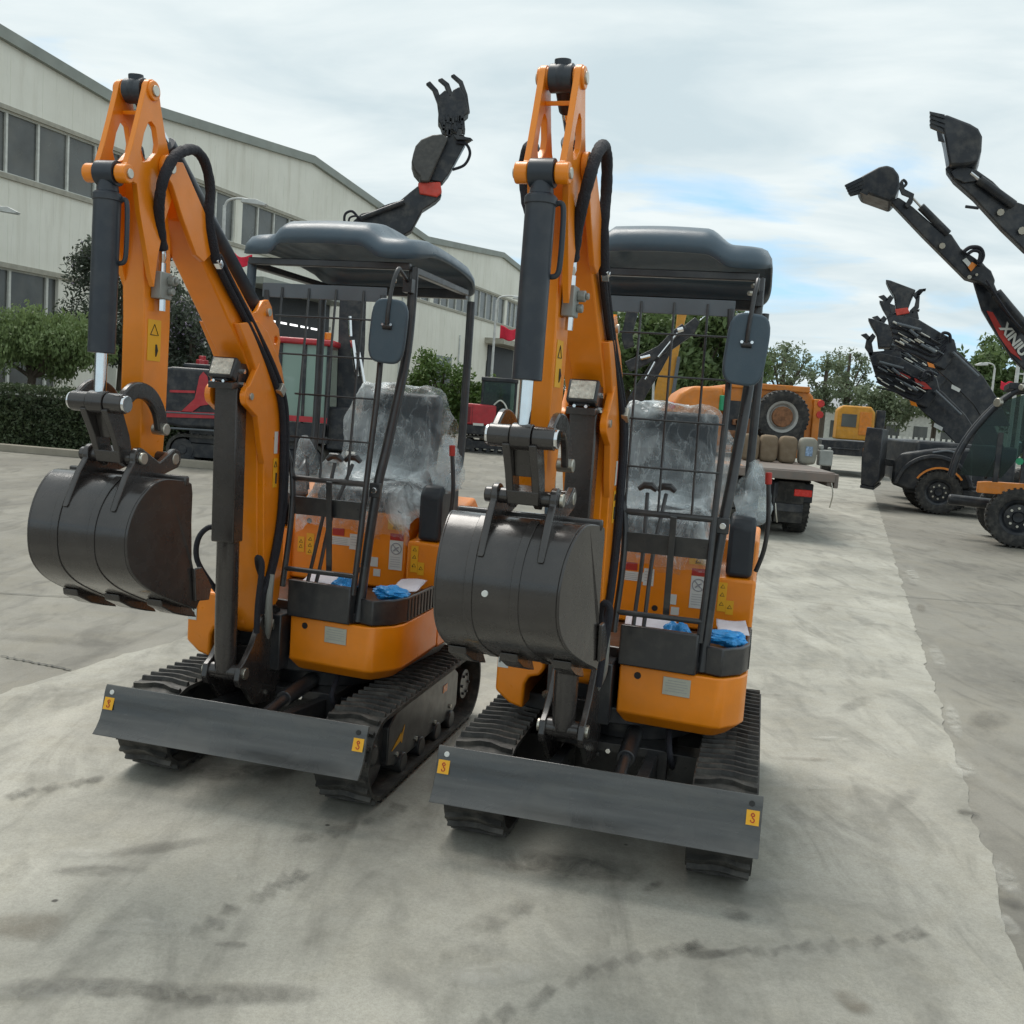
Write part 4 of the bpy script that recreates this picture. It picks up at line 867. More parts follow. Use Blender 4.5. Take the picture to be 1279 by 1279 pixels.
# ================================================================== FACTORY BUILDING
P0 = Vector((-14.6, 28, 0))
def W(s, z, out=0.): p = P0+DR*s+NR*out; return Vector((p.x, p.y, z))
def wbox(mb, s0, s1, z0, z1, o0, o1):
    c = (W(s0, z0, o0)+W(s1, z1, o1))/2; mb.obox(c, DR, NR, (0, 0, 1), (s1-s0)/2, (o1-o0)/2, (z1-z0)/2); return mb
fb = empty('factory_building', P0)
def FB(name, mb, m, par=fb, **k):
    mb.v = [tuple(Vector(v)-P0) for v in mb.v]; return obj(name, mb, m, par, **k)
prof = [(-32, 11.35), (-20, 10.2), (-8, 11.35), (4, 10.2), (16, 11.35), (28, 10.2), (40, 11.35), (46.5, 10.75)]
S0, S1 = -32, 46.5
UP0, UP1 = 6.97, 8.65; LO0, LO1 = .9, 4.42
mb = MB()       # wall built as bands between the window openings
wbox(mb, S0, S1, 0, LO0, -.3, 0); 
bays = []; s = -31.7
while s < S1-1: bays.append((s, min(s+6.1, S1))); s += 6.1
door = (38.4, 43.6)
wbox(mb, S0, S1, LO1, UP0, -.3, 0)
vs = []; 
for s_, z in prof: vs.append(W(s_, z, 0))
n = len(vs); vv = [W(S0, UP1, 0)]+vs+[W(S1, UP1, 0)]; mb.add([tuple(v) for v in vv]+[tuple(v-NR*.3) for v in vv], [tuple(range(len(vv))), tuple(range(2*len(vv)-1, len(vv)-1, -1))]+[(i, (i+1) % len(vv), len(vv)+(i+1) % len(vv), len(vv)+i) for i in range(len(vv))])
for a, b_ in bays: wbox(mb, a-.22, a+.22, UP0, UP1, -.3, 0)
for a, b_ in bays:
    if a < 20: wbox(mb, a-.25, a+.25, LO0, LO1, -.3, 0)
wbox(mb, 2.1, 3.6, LO0, LO1, -.3, 0); wbox(mb, 18.2, door[0], LO0, LO1, -.3, 0); wbox(mb, door[1], S1, LO0, LO1, -.3, 0)
for i in range(70):
    s_ = S0+1.15*i
    if s_ < S1: wbox(mb, s_-.012, s_+.012, UP1+.1, 10.15, 0, .006)
    if s_ < S1: wbox(mb, s_-.012, s_+.012, LO1+.1, UP0-.12, 0, .006)
FB('wall', mb, WALLM, bev=0)
mb = MB()
for (sa, za), (sb2, zb) in zip(prof, prof[1:]):
    a, b_ = W(sa, za, 0), W(sb2, zb, 0); ax = (b_-a); mb.obox((a+b_)/2+NR*.02+Vector((0, 0, -.02)), ax, NR, NR.cross(ax), ax.length/2, .14, .16)
FB('roof_trim', mb, ROOFM, bev=0)
mb = MB()
for (sa, za), (sb2, zb) in zip(prof, prof[1:]):
    a, b_ = W(sa, za, .1), W(sb2, zb, .1); c_, d_ = a-NR*40, b_-NR*40; mb.add([a, b_, d_, c_], [(0, 1, 2, 3)])
FB('roof', mb, ROOFM, bev=0)
FB('end_wall', MB().obox((W(S1, 5.3, -20)), DR, NR, (0, 0, 1), .12, 19.6, 5.3), WALLM, bev=0)
mb = MB(); wbox(mb, S0, S1, UP1, UP1+.12, 0, .07); wbox(mb, S0, S1, UP0-.14, UP0, 0, .07); wbox(mb, S0, 18.2, LO1, LO1+.14, 0, .09)
FB('window_ledge', mb, mat('ledge_concrete', (.36, .34, .28), .8, dust=.3), bev=0)
for k, (a, b_) in enumerate(bays):
    s0_, s1_ = a+.22, min(b_-.22, S1); mb = MB(); wbox(mb, s0_, s1_, UP0, UP1, -.16, -.12)
    w_ = FB('upper_window', mb, GLASSD, bev=0); mb = MB(); nb = 5
    for i in range(nb+1): q = s0_+(s1_-s0_)*i/nb; wbox(mb, q-.035, q+.035, UP0, UP1, -.119, -.05)
    wbox(mb, s0_, s1_, UP0, UP0+.05, -.119, -.06); wbox(mb, s0_, s1_, UP1-.05, UP1, -.119, -.06)
    FB('window_frame', mb, WFRAME, w_, bev=0)
    if b_ < 20 and not (a < 2.8 < b_):
        mb = MB(); wbox(mb, a+.25, b_-.25, LO0, LO1, -.16, -.12); w_ = FB('lower_window', mb, GLASSD, bev=0); mb = MB()
        for i in range(5): q = a+.25+(5.6)*i/4; wbox(mb, q-.04, q+.04, LO0, LO1, -.119, -.05)
        wbox(mb, a+.25, b_-.25, LO0, LO0+.05, -.119, -.06); wbox(mb, a+.25, b_-.25, LO1-.05, LO1, -.119, -.06); FB('window_frame', mb, WFRAME, w_, bev=0)
    elif a < 2.8 < b_:
        mb = MB(); wbox(mb, a+.25, 2.1, LO0, LO1, -.16, -.12); w_ = FB('lower_window', mb, GLASSD, bev=0); mb = MB()
        for q in (a+.29, .35, 1.72): wbox(mb, q-.04, q+.04, LO0, LO1, -.119, -.05)
        wbox(mb, a+.25, 2.1, LO0, LO0+.05, -.119, -.06); wbox(mb, a+.25, 2.1, LO1-.05, LO1, -.119, -.06); FB('window_frame', mb, WFRAME, w_, bev=0)
# dark open bay seen through the left guard, with strip lights inside, and the far doorway
mb = MB(); wbox(mb, 10.9, 18.0, .1, 5.5, .02, .10); FB('loading_bay', mb, DOORD, bev=0)
mb = MB(); wbox(mb, 10.7, 18.3, 5.5, 5.75, .0, 1.4); FB('bay_canopy', mb, ROOFM, bev=0)
mb = MB()
for i in range(6): wbox(mb, 12.2+i*.85, 12.8+i*.85, 4.30, 4.38, .101, .12)
em, et, eb = nt('strip_light'); eb.inputs['Emission Color'].default_value = (1, 1, 1, 1); eb.inputs['Emission Strength'].default_value = 1.0
mb.v = [tuple(Vector(v)-P0) for v in mb.v]; parts('strip_light', mb, em, fb, bev=0)
mb = MB(); wbox(mb, door[0]+.1, door[1]-.1, 0, 5.45, .01, .06); FB('doorway', mb, DOORD, bev=0)
mb = MB(); wbox(mb, door[0]-.5, door[1]+1.2, 5.5, 5.85, .0, 1.3); FB('door_canopy', mb, mat('ledge_concrete', (.36, .34, .28)), bev=0)
mb = MB(); wbox(mb, 33.6, 33.68, 0, 5.6, .0, .08); wbox(mb, 25.5, 25.58, 0, 6.8, .0, .08); FB('drain_pipe', mb, POLE, bev=0)
mb = MB(); wbox(mb, 30.2, 32.6, 2.3, 4.2, .005, .05); FB('side_window', mb, GLASSD, bev=0)
for s_, lab in ((-3.0, 'l'), ):
    pass
tag(fb, 'long cream factory building with low gables and a band of dusty windows', 'building')
def street_lamp(base, top, arm, label, r=.06):
    e = empty('street_lamp', (base[0], base[1], 0)); hgt = top
    obj('pole', MB().tube([(0, 0, 0), (0, 0, hgt*.6), (0, 0, hgt)], [r, r*.85, r*.7], 10), POLE, e, bev=0)
    obj('lamp_arm', MB().tube(crom([(0, 0, hgt-.1), (arm*.08, 0, hgt+.12), (arm*.4, 0, hgt+.2), (arm*.8, 0, hgt+.16)], 4), r*.5, 8), POLE, e, bev=0)
    obj('lamp_head', MB().prism([(arm*.45, hgt+.10), (arm*.5, hgt+.19), (arm*.85, hgt+.2), (arm*1.15, hgt+.10), (arm*1.1, hgt+.05)], -.1, .1, 'y'), POLE, e, bev=.01)
    return tag(e, label, 'street lamp', 'street lamps along the yard')
p = at(288, 252, 26); street_lamp((p.x-.15, p.y), p.z-.1, .95, 'white street lamp before the upper windows, behind the left excavator boom')
p = at(-22, 262, 24); street_lamp((p.x, p.y), p.z-.1, .75, 'street lamp whose head just enters the photo at the left edge')
p = at(624, 372, 38); lp = street_lamp((p.x-.1, p.y), p.z-.1, 1.3, 'tall white street lamp standing between the two mini excavators')
p = at(1243, 457, 44); street_lamp((p.x, p.y), p.z-.1, -.75, 'white street lamp with its head turned left, before the green tree at the right')
def flag(c, w, h, label, seed, m=FLAGR):
    vs = []; fs = []
    for i in range(13):
        for j in range(9): u, v = i/12, j/8; vs.append((c[0]+u*w, c[1]+.08*sin(u*7+seed)*w*2, c[2]-v*h*(1-.25*u)+.06*sin(u*6+seed)-.10*u*w))
    for i in range(12):
        for j in range(8): q = i*9+j; fs.append((q, q+9, q+10, q+1))
    o = obj('flag', MB().add(vs, fs), m, None, bev=0); o.modifiers.new('t', 'SOLIDIFY').thickness = .01; return tag(o, label, 'flag', 'red flags on the lamp posts')
p = at(625, 408, 38); flag((p.x, p.y-.05, p.z), .62, .50, 'small red flag hanging on the tall street lamp between the mini excavators', 1)
p = at(291, 317, 25.9); flag((p.x, p.y-.05, p.z), .5, .30, 'small red flag beside the left end of the left excavator canopy', 2)
p = at(1250, 476, 43); flag((p.x, p.y-.05, p.z), .5, .34, 'small red flag right of the far lamp post at the right', 3)
p = at(1272, 455, 30); q = at(1270, 560, 30)
e = obj('white_pole', MB().tube([(p.x, 30, 0), (p.x, 30, p.z)], .055, 10).tube([(p.x+.25, 30, 0), (p.x+.25, 30, p.z)], .055, 10).box(p.x, p.x+.25, 29.98, 30.02, p.z-.3, p.z-.25), POLE, None, bev=0)
tag(e, 'pair of slim white poles standing under the raised arm at the right edge', 'pole')
# white fence and a low pale shed far right
fe = empty('white_fence', (18.6, 45, 0)); mb = MB()
for i in range(22): mb.box(-2+.25*i, -1.88+.25*i, 0, .05, .1, 1.55)
obj('pickets', mb, WFRAME, fe, bev=0); obj('rail', MB().box(-2, 3.4, .055, .1, .35, .45).box(-2, 3.4, .055, .1, 1.2, 1.3), WFRAME, fe, bev=0)
tag(fe, 'low white picket fence far behind the yellow truck', 'fence')
p = at(1140, 545, 72); e = empty('pale_shed', (p.x, 72, 0))
obj('wall', MB().box(-7, 7, 0, 6, 0, 3.2), WFRAME, e, bev=0); obj('roof', MB().prism([(-.4, 3.2), (3, 4.4), (6.4, 3.2)], -7.3, 7.3), mat('shed_roof', (.30, .31, .33), .6), e, bev=0)
mb = MB(); [mb.box(-6+2*i, -5+2*i, -.03, .0, 1.1, 2.3) for i in range(6)]; parts('window', mb, GLASSD, e, bev=0)
tag(e, 'low pale shed with a grey roof beyond the yard, right of the yellow truck', 'shed')

# ================================================================== BACKGROUND MACHINES
def slab(mb, px, Y, th, hx=None):
    "outline standing upright at distance Y, th metres thick"
    pts = [at(u, v, Y) for u, v in px]; cx_ = sum(p.x for p in pts)/len(pts); n = len(pts); d = Vector((cx_/Y*th, th, 0))
    return mb.add([tuple(p) for p in pts]+[tuple(p+d) for p in pts], [tuple(range(n)), tuple(range(2*n-1, n-1, -1))]+[(i, (i+1) % n, n+(i+1) % n, n+i) for i in range(n)])
def local(mb, o): mb.v = [tuple(Vector(v)-o) for v in mb.v]; return mb
def wheel(parent, c, r, w, ax='y', hub=BLACKP, rim=DARKM, spokes=8, name='wheel'):
    "wheel centred at c with its axle along y (or x)"
    wl = []
    def ringprof(pr, seg=36):
        vs = []; fs = []; n = len(pr)
        for k in range(seg):
            a = 2*pi*k/seg
            for (d, rad_) in pr:
                if ax == 'y': vs.append((c[0]+rad_*cos(a), c[1]+d, c[2]+rad_*sin(a)))
                else: vs.append((c[0]+d, c[1]+rad_*cos(a), c[2]+rad_*sin(a)))
        for k in range(seg):
            for i in range(n-1): a0 = k*n+i; b0 = ((k+1) % seg)*n+i; fs.append((a0, a0+1, b0+1, b0))
        return MB().add(vs, fs)
    h = w/2
    mb = ringprof([(-h*.55, r*.56), (-h*.8, r*.6), (-h, r*.78), (-h*.9, r*.93), (-h*.6, r*.985), (h*.6, r*.985), (h*.9, r*.93), (h, r*.78), (h*.8, r*.6), (h*.55, r*.56)])
    for k in range(34):
        a = 2*pi*k/34
        for sgn in (-1, 1):
            a2 = a+(.09 if sgn > 0 else 0); tdir = Vector((-sin(a2), 0, cos(a2))) if ax == 'y' else Vector((0, -sin(a2), cos(a2))); rdir = Vector((cos(a2), 0, sin(a2))) if ax == 'y' else Vector((0, cos(a2), sin(a2)))
            xd = Vector((0, 1, 0)) if ax == 'y' else Vector((1, 0, 0)); mb.obox(Vector(c)+rdir*r*.958+xd*sgn*h*.5, tdir+xd*.35*sgn, rdir, xd-tdir*.35*sgn, r*.035, r*.028, h*.46)
    ty = obj(name, mb, TYRE, parent, bev=0, ang=40)
    rm = ringprof([(-h*.45, .001), (-h*.5, r*.16), (-h*.30, r*.2), (-h*.22, r*.42), (-h*.6, r*.50), (-h*.72, r*.585), (-h*.5, r*.57), (h*.5, r*.57), (h*.72, r*.585), (h*.6, r*.5), (h*.22, r*.42), (h*.3, r*.2), (h*.5, r*.16), (h*.45, .001)])
    obj('rim', rm, rim, ty, bev=0, ang=30)
    mb = MB()
    for k in range(spokes):
        a = 2*pi*k/spokes; q = (c[0]+r*.30*cos(a), c[1]-h*.34, c[2]+r*.30*sin(a)) if ax == 'y' else (c[0]-h*.34, c[1]+r*.3*cos(a), c[2]+r*.3*sin(a))
        d = Vector((0, 1, 0)) if ax == 'y' else Vector((1, 0, 0)); mb.cyl(Vector(q)-d*h*.16, Vector(q)+d*h*.2, r*.045, 6)
    obj('wheel_nut', mb, STEEL, ty, bev=0)
    return ty
def track_side(parent, x0, x1, y0, y1, h, name='track'):
    "crawler track running along x between y0 and y1"
    r = h/2; pr = arcp(x1-r, r, r, -90, 90, 10)+arcp(x0+r, r, r, 90, 270, 10); hr = arcp(x1-r, r, r*.8, -90, 90, 10)+arcp(x0+r, r, r*.8, 90, 270, 10)
    mb = MB().prism(pr, y0, y1, 'y', holes=[hr]); t = obj(name, mb, RUBBER, parent, bev=0)
    mb = MB(); k = int((x1-x0)/.14)
    for i in range(k): mb.box(x0+r*.7+.14*i*.9, x0+r*.7+.14*i*.9+.05, y0-.01, y1+.01, h-.01, h+.02)
    obj('grouser', mb, RUBBER, t, bev=0)
    obj('track_frame', MB().box(x0+r*1.2, x1-r*1.2, y0+.04, y1-.04, h*.28, h*.72), DARKM, t, bev=.01)
    for xx in (x0+r, x1-r): obj('track_wheel', MB().tube([(xx, y0+.03, r), (xx, y1-.03, r)], r*.72, 22).tube([(xx, y0+.01, r), (xx, y0+.03, r)], r*.3, 14), DARKM, t, bev=.01)
    mb = MB(); nn = 5
    for i in range(nn): xx = x0+r*1.6+(x1-x0-3.2*r)*i/(nn-1); mb.tube([(xx, y0+.02, r*.34), (xx, y1-.02, r*.34)], r*.25, 14)
    parts('track_roller', mb, DARKM, t, bev=0); return t

pg, pt, pb = nt('cab_glass_painted_sky'); pb.inputs['Base Color'].default_value = (.30, .42, .36, 1); pb.inputs['Roughness'].default_value = .12; pb.inputs['Alpha'].default_value = .6; PALEG = pg  # pale green base colour paints the sky's reflection into the glass
# --- big dark crawler excavator with red marks, left, with its grapple arm raised
O = Vector((-5.2, 19.2, 0)); be = empty('crawler_excavator', O)
def BE(name, mb, m, par=be, **k): return obj(name, local(mb, O), m, par, **k)
def parts_BE(name, mb, m, par=be, **k): return parts(name, local(mb, O), m, par, **k)
t_ = track_side(be, -1.62, 1.5, .15, .65, .62, 'near_track') ; t_.name = 'crawler_track'
t2 = track_side(be, -1.62, 1.5, 2.0, 2.5, .62, 'crawler_track')
BE('lower_frame', MB().box(-6.4, -4.2, 19.4, 21.6, .45, .85), DARKM, bev=.02)
cwp = MB().prism([(-6.9, .80), (-6.92, 1.75), (-6.86, 1.86), (-6.7, 1.9), (-4.86, 1.9), (-4.8, 1.8), (-4.8, .80), (-6.5, .74)], 19.2, 21.7, 'y'); cw = BE('counterweight', cwp, DARKM, bev=.06, seg=3)
def redpx(name, px, Y=19.19, th=.02): return BE(name, slab(MB(), px, Y-th, th), REDP, cw, bev=0)
redpx('emblem', [(254, 464), (259, 470), (262, 486), (276, 499), (283, 512), (262, 505), (250, 507), (238, 516), (224, 516), (243, 498), (247, 480), (249, 470)])
redpx('red_line', [(212, 487), (244, 488), (243, 491), (212, 490)])
redpx('red_stripe', [(208, 513), (278, 516), (278, 523), (208, 521)])
BE('hood_top', MB().box(-6.6, -5.0, 19.5, 21.4, 1.9, 1.99), DARKM, bev=.03); BE('exhaust_cap', MB().tube([(-6.35, 19.9, 1.95), (-6.35, 19.9, 2.08)], .12, 14).tube([(-6.35, 19.9, 2.08), (-6.35, 19.9, 2.16)], .07, 12), REDP, bev=.01)
BE('hood_bolt', MB().tube([(-5.85, 19.7, 1.98), (-5.85, 19.7, 2.12)], .03, 8), STEEL, bev=0); BE('grab_rail', MB().tube([(-6.8, 19.17, 1.02), (-4.9, 19.17, 1.06)], .018, 6).tube([(-6.8, 19.17, .72), (-4.9, 19.17, .74)], .02, 6), GREYP, bev=0)
cabx0, cabx1 = -4.72, -3.68
cab = BE('cab_frame', MB().box(cabx0, cabx0+.09, 19.3, 19.4, .75, 2.5).box(cabx1-.09, cabx1, 19.3, 19.4, .75, 2.5).box(cabx0, cabx1, 19.3, 20.9, .62, 1.0).box(cabx0, cabx0+.09, 20.8, 20.9, 1, 2.5).box(cabx1-.09, cabx1, 20.8, 20.9, 1, 2.5).box(cabx0+.5, cabx0+.56, 19.31, 19.39, 1., 2.5), DARKM, bev=.015)
BE('cab_roof', MB().box(cabx0-.04, cabx1+.04, 19.25, 20.95, 2.50, 2.62), REDP, bev=.04); BE('cab_stripe', MB().box(cabx0+.28, cabx1-.02, 19.28, 19.30, 1.02, 1.13), REDP, cab, bev=0)
parts_BE('cab_glass', MB().box(cabx0+.09, cabx1-.09, 19.34, 19.36, 1.0, 2.5).box(cabx0+.09, cabx1-.09, 20.84, 20.86, 1.0, 2.5), PALEG, cab, bev=0)
BE('cab_seat', MB().box(-4.45, -4.0, 20.1, 20.5, 1., 1.35).box(-4.45, -4.0, 20.4, 20.55, 1.3, 1.9), VINYL, cab, bev=.05); BE('beacon', MB().tube([(-3.78, 19.4, 2.62), (-3.78, 19.4, 2.76)], .07, 12).box(-3.98, -3.80, 19.38, 19.44, 2.56, 2.62), AMBER, cab, bev=.01)
BE('swing_frame', MB().box(-3.75, -2.75, 19.5, 21.2, .5, 1.35), DARKM, bev=.04)
bpx = [(420, 520), (421, 470), (424, 380), (430, 330), (440, 292), (462, 284), (470, 300), (458, 350), (456, 430), (452, 485), (458, 520)]
BE('boom', slab(MB(), bpx, 20.0, .34), DARKM, bev=.02)
apx = [(441, 276), (452, 266), (470, 263), (500, 250), (512, 240), (522, 232), (546, 233), (552, 244), (545, 251), (528, 262), (514, 288), (500, 296), (470, 300), (446, 292)]
BE('arm', slab(MB(), apx, 19.95, .40), DARKM, bev=.02)
for a, b_, r in (((446, 470), (440, 425), .05), ((438, 420), (437, 395), .035), ((452, 272), (505, 252), .045), ((455, 480), (448, 440), .035)): BE('hydraulic_cylinder', MB().cyl(at(*a, 19.85), at(*b_, 19.85), r, 10), CHROME if r < .04 or a[0] == 446 else DARKM, bev=0)
BE('hose', MB().tube(crom([at(u, v, 19.9) for u, v in ((447, 282), (432, 280), (431, 268), (440, 264), (449, 274))]), .025, 8).tube(crom([at(u, v, 19.88) for u, v in ((450, 284), (437, 280), (437, 272), (446, 270), (452, 276))]), .02, 8).tube(crom([at(u, v, 19.9) for u, v in ((565, 212), (580, 206), (587, 192), (582, 180), (570, 178))]), .028, 8).tube(crom([at(u, v, 19.9) for u, v in ((455, 272), (480, 258), (500, 252))]), .02, 6), HOSE, bev=0)
BE('rotator', slab(MB(), [(522, 228), (550, 227), (552, 240), (546, 246), (524, 242)], 19.9, .46), mat('signal_red_paint', (.55, .05, .03), .5, dust=.2), bev=.02)
BE('quick_coupler', slab(MB(), [(536, 225), (552, 228), (560, 218), (570, 200), (582, 178), (580, 168), (566, 166), (556, 172), (546, 195), (538, 212)], 19.95, .34), DARKM, bev=.02)
BE('bucket', slab(MB(), arcp(0, 0, 1, 0, 1, 1) and [(516, 192), (514, 202), (517, 212), (524, 220), (525, 227), (536, 227), (545, 205), (560, 172), (553, 167), (540, 168), (526, 174), (519, 182)], 19.8, .65), mat('bucket_worn', (.05, .048, .045), .45, dust=.4, dustcol=(.16, .15, .13)), bev=.03)
for k in range(5): BE('bucket_tooth', slab(MB(), [(566+k*2, 168+k*2.5), (588-k*2, 172+k*1.2), (591-k*2, 175+k*1.2), (570+k, 174+k*2.4)], 19.82+k*.13, .07), DARKM, bev=.005)
BE('claw_body', slab(MB(), [(549, 118), (556, 112), (562, 120), (566, 112), (574, 108), (580, 118), (586, 140), (580, 145), (581, 160), (553, 164), (550, 154), (547, 150)], 19.9, .45), DARKM, bev=.02)
for a in ([(532, 104), (540, 112), (546, 128), (549, 153), (555, 153), (553, 130), (547, 112), (537, 101)], [(547, 99), (555, 106), (560, 120), (566, 118), (561, 104), (552, 97)], [(563, 94), (573, 103), (579, 120), (583, 142), (587, 140), (584, 118), (578, 101), (567, 92)]): BE('claw', slab(MB(), a, 19.9+.1*random.random(), .12), DARKM, bev=.01)
mb = MB(); rn = random.Random(5)
for i in range(26):
    u = rn.uniform(554, 580); v = rn.uniform(144, 166); p = at(u, v, 19.86); mb.box(p.x-.02, p.x+.02, p.y, p.y+.06, p.z-.06, p.z+.05)
BE('claw_link', mb, STEEL if False else DARKM, bev=0)
tag(be, 'dark crawler excavator with red marks and a raised grapple arm, behind the left mini excavator', 'excavator')

# --- small red crawler excavator
O2 = Vector((-.95, 33, 0)); re_ = empty('compact_excavator', O2)
track_side(re_, -.95, .95, .0, .4, .55, 'track'); track_side(re_, -.95, .95, 1.1, 1.5, .55, 'track')
obj('slewing_frame', MB().box(-.95, 1.0, .05, 1.45, .6, .92), DARKM, re_, bev=.03)
hd_ = obj('engine_hood', MB().prism([(-1.0, .92), (-.96, 1.5), (-.85, 1.62), (.18, 1.60), (.22, .92)], .05, 1.45, 'y'), REDP, re_, bev=.05, seg=3)
obj('hood_vent', MB().box(-.93, -.66, .035, .05, 1.0, 1.5).box(-.60, -.585, .035, .05, .95, 1.55), mat('dark_red_paint', (.16, .01, .015), .5), hd_, bev=0); obj('plate', MB().box(-.55, -.2, .03, .05, .9, .98), WHITE, hd_, bev=0)
cb = obj('cab_frame', MB().box(-.35, -.27, .1, 1.3, .95, 2.45).box(.75, .83, .1, 1.3, .95, 2.45).box(-.37, .85, .05, 1.35, 2.38, 2.52).box(.22, .85, .08, 1.35, .7, 1.3), DARKM, re_, bev=.03)
obj('cab_glass', MB().box(-.27, .75, .12, .14, 1.3, 2.4), CABG, cb, bev=0); obj('cab_seat', MB().box(.0, .45, .6, 1.0, 1.2, 1.75), VINYL, cb, bev=.06)
obj('hose', MB().tube(crom([(.1, .0, 1.62), (.3, -.02, 1.78), (.5, -.03, 1.6), (.62, -.03, 1.2), (.55, -.03, .95)]), .025, 8), WFRAME, re_, bev=0)
tag(re_, 'small red crawler excavator parked far off between the two mini excavators', 'excavator')

# --- flatbed truck with an orange machine and sacks
O3 = Vector((3.27, 14.25, 0)); tr_ = empty('flatbed_truck', O3); ang3 = -math.atan2(DR.x, DR.y)
tr_.rotation_euler = (0, 0, ang3*.35)
bd = obj('flatbed', MB().box(-1.3, 1.27, 0, 6.4, .93, 1.0).box(-1.3, 1.27, -.03, .0, .86, .985).box(-1.28, -1.2, 0.01, 6.4, .8, .93).box(1.17, 1.25, .01, 6.4, .8, .93), BED, tr_, bev=.012)
obj('rust_board', MB().box(-1.2, .0, .05, 1.2, 1.0, 1.004), mat('rusted_deck', (.36, .18, .10), .8, dust=.3), bd, bev=0)
obj('chassis', MB().box(-.55, .55, .3, 6.2, .55, .8).box(-1.1, 1.1, .6, .72, .5, .78).box(-1.0, .9, .15, .22, .38, .5).box(-.5, -.46, .14, .22, .38, .8).box(.46, .5, .14, .22, .38, .8).tube([(-1, 1.15, .46), (1, 1.15, .46)], .09, 12).ball((0, 1.15, .46), .19), DARKM, tr_, bev=.01)
parts('mud_flap', MB().box(.55, .95, .45, .47, .2, .8).box(-.95, -.55, .45, .47, .2, .8), RUBBER, tr_, bev=0)
parts('tow_hitch', MB().box(.25, .38, .05, .14, .36, .58).tube(crom([(.5, .1, .5), (.52, .08, .35), (.55, .1, .22)]), .012, 6).tube(crom([(1.22, .0, .9), (1.26, -.02, .7), (1.24, 0, .5)]), .01, 6), STEEL, tr_, bev=.005)
for x in (-1.0, .95): 
    for y in (1.1, 2.3): wheel(tr_, (x, y, .46), .46, .30, 'x')
parts('tail_lamp', MB().box(.75, 1.0, .1, .14, .62, .72).box(-1.0, -.75, .1, .14, .62, .72), REDL, tr_, bev=.01); obj('side_hook', MB().box(1.27, 1.33, .02, .3, .78, .98), BED, tr_, bev=.01)
obj('truck_cab', MB().prism([(6.6, .6), (6.6, 1.95), (8.2, 1.95), (8.5, 1.5), (8.5, .6)], -1.15, 1.15), YELLP, tr_, bev=.06)
for x in (-1.0, .95): wheel(tr_, (x, 7.4, .46), .46, .28, 'x')
tag(tr_, 'dark flatbed truck seen from behind carrying an orange machine and sacks', 'truck')
O4 = Vector((4.20, 17.6, 1.0)); ol = empty('wheel_loader', O4); ol.scale = (1.063,)*3
body = obj('body', MB().prism([(-.6, .1), (-.62, .95), (-.55, 1.2), (.75, 1.2), (.88, 1.1), (.95, .85), (.95, .1), (.8, .05)], .0, 2.2, 'y'), ORANGED, ol, bev=.05, seg=3)
obj('rear_panel', MB().box(-.5, .78, -.02, .0, .2, .93), DARKM, body, bev=.01)
obj('fender', MB().prism([(-1.52, .1), (-1.5, .7), (-1.35, .98), (-1.15, 1.12), (-.62, 1.14), (-.60, .1)], -.1, .9, 'y'), ORANGED, ol, bev=.07, seg=3)
obj('hood_edge', MB().box(-.55, .8, -.04, .05, 1.14, 1.24).box(.88, 1.0, -.06, .1, .0, 1.05), ORANGED, ol, bev=.015)
parts('tail_lamp', MB().cyl((.99, -.08, .98), (.99, .0, .98), .06, 14).cyl((.99, -.08, .80), (.99, .0, .80), .06, 14).cyl((-1.46, -.13, .78), (-1.46, -.1, .78), .06, 14).cyl((-1.5, -.13, .62), (-1.5, -.1, .62), .05, 14), REDL, ol, bev=.005)
obj('green_reservoir', MB().box(-.30, -.2, -.08, -.02, .85, 1.2).cyl((-.62, -.1, .75), (-.62, -.1, 1.0), .07, 10), STRAP, ol, bev=.01)
sp2 = wheel(ol, (.33, -.17, .72), .44, .26, 'y', rim=mat('pale_rim', (.36, .36, .34), .6, dust=.3), spokes=8, name='spare_wheel')
obj('rusty_hub', MB().cyl((.33, -.28, .72), (.33, -.2, .72), .17, 16), RUST, sp2, bev=.01)
mb = MB(); rn = random.Random(9)
for i in range(18): x = rn.uniform(-.5, .0); z = rn.uniform(.1, .6); mb.box(x, x+.12, -.12, .0, z, z+.09)
obj('axle_parts', mb, RUST, ol, bev=.01)
for x in (-.95, .75): wheel(ol, (x, .9, .36), .36, .25, 'x')
tag(ol, 'orange machine with a spare wheel on its back, standing on the flatbed truck', 'wheel loader')
lbl = ('leftmost of the tan sacks on the edge of the flatbed, partly behind the guard post', 'second tan sack from the left on the edge of the flatbed', 'third tan sack from the left on the edge of the flatbed', 'tan sack with a pale blue print, rightmost on the edge of the flatbed')
for k, u in enumerate((935, 958, 982, 1007)):
    p = at(u, 574, 16.5); mb = MB().ball((0, 0, 0), 1, (1, 1, 1), 18); sgp = lambda a, e_: math.copysign(abs(a)**e_, a)
    mb.v = [(sgp(x, .42)*.128*(1+.05*noise.noise(Vector((x*2, z*2, k)))), sgp(y, .5)*.10, .185+sgp(z, .45)*.185+.010*noise.noise(Vector((x*3, y*3, k)))) for x, y, z in mb.v]
    e = empty('sack', (p.x, p.y, 1.003)); e.scale = (1.15, 1.1, 1.2); obj('bag', mb, SACK if k < 3 else mat('grey_sack', (.27, .26, .22), .85, bmp=.3), e, bev=0, ang=60)
    if k == 3: obj('print', MB().box(-.05, .05, -.108, -.1015, .12, .25), mat('blue_print', (.25, .35, .5), .7, var=.6, scale=30), e, bev=0)
    tag(e, lbl[k], 'sack', 'sacks on the flatbed')
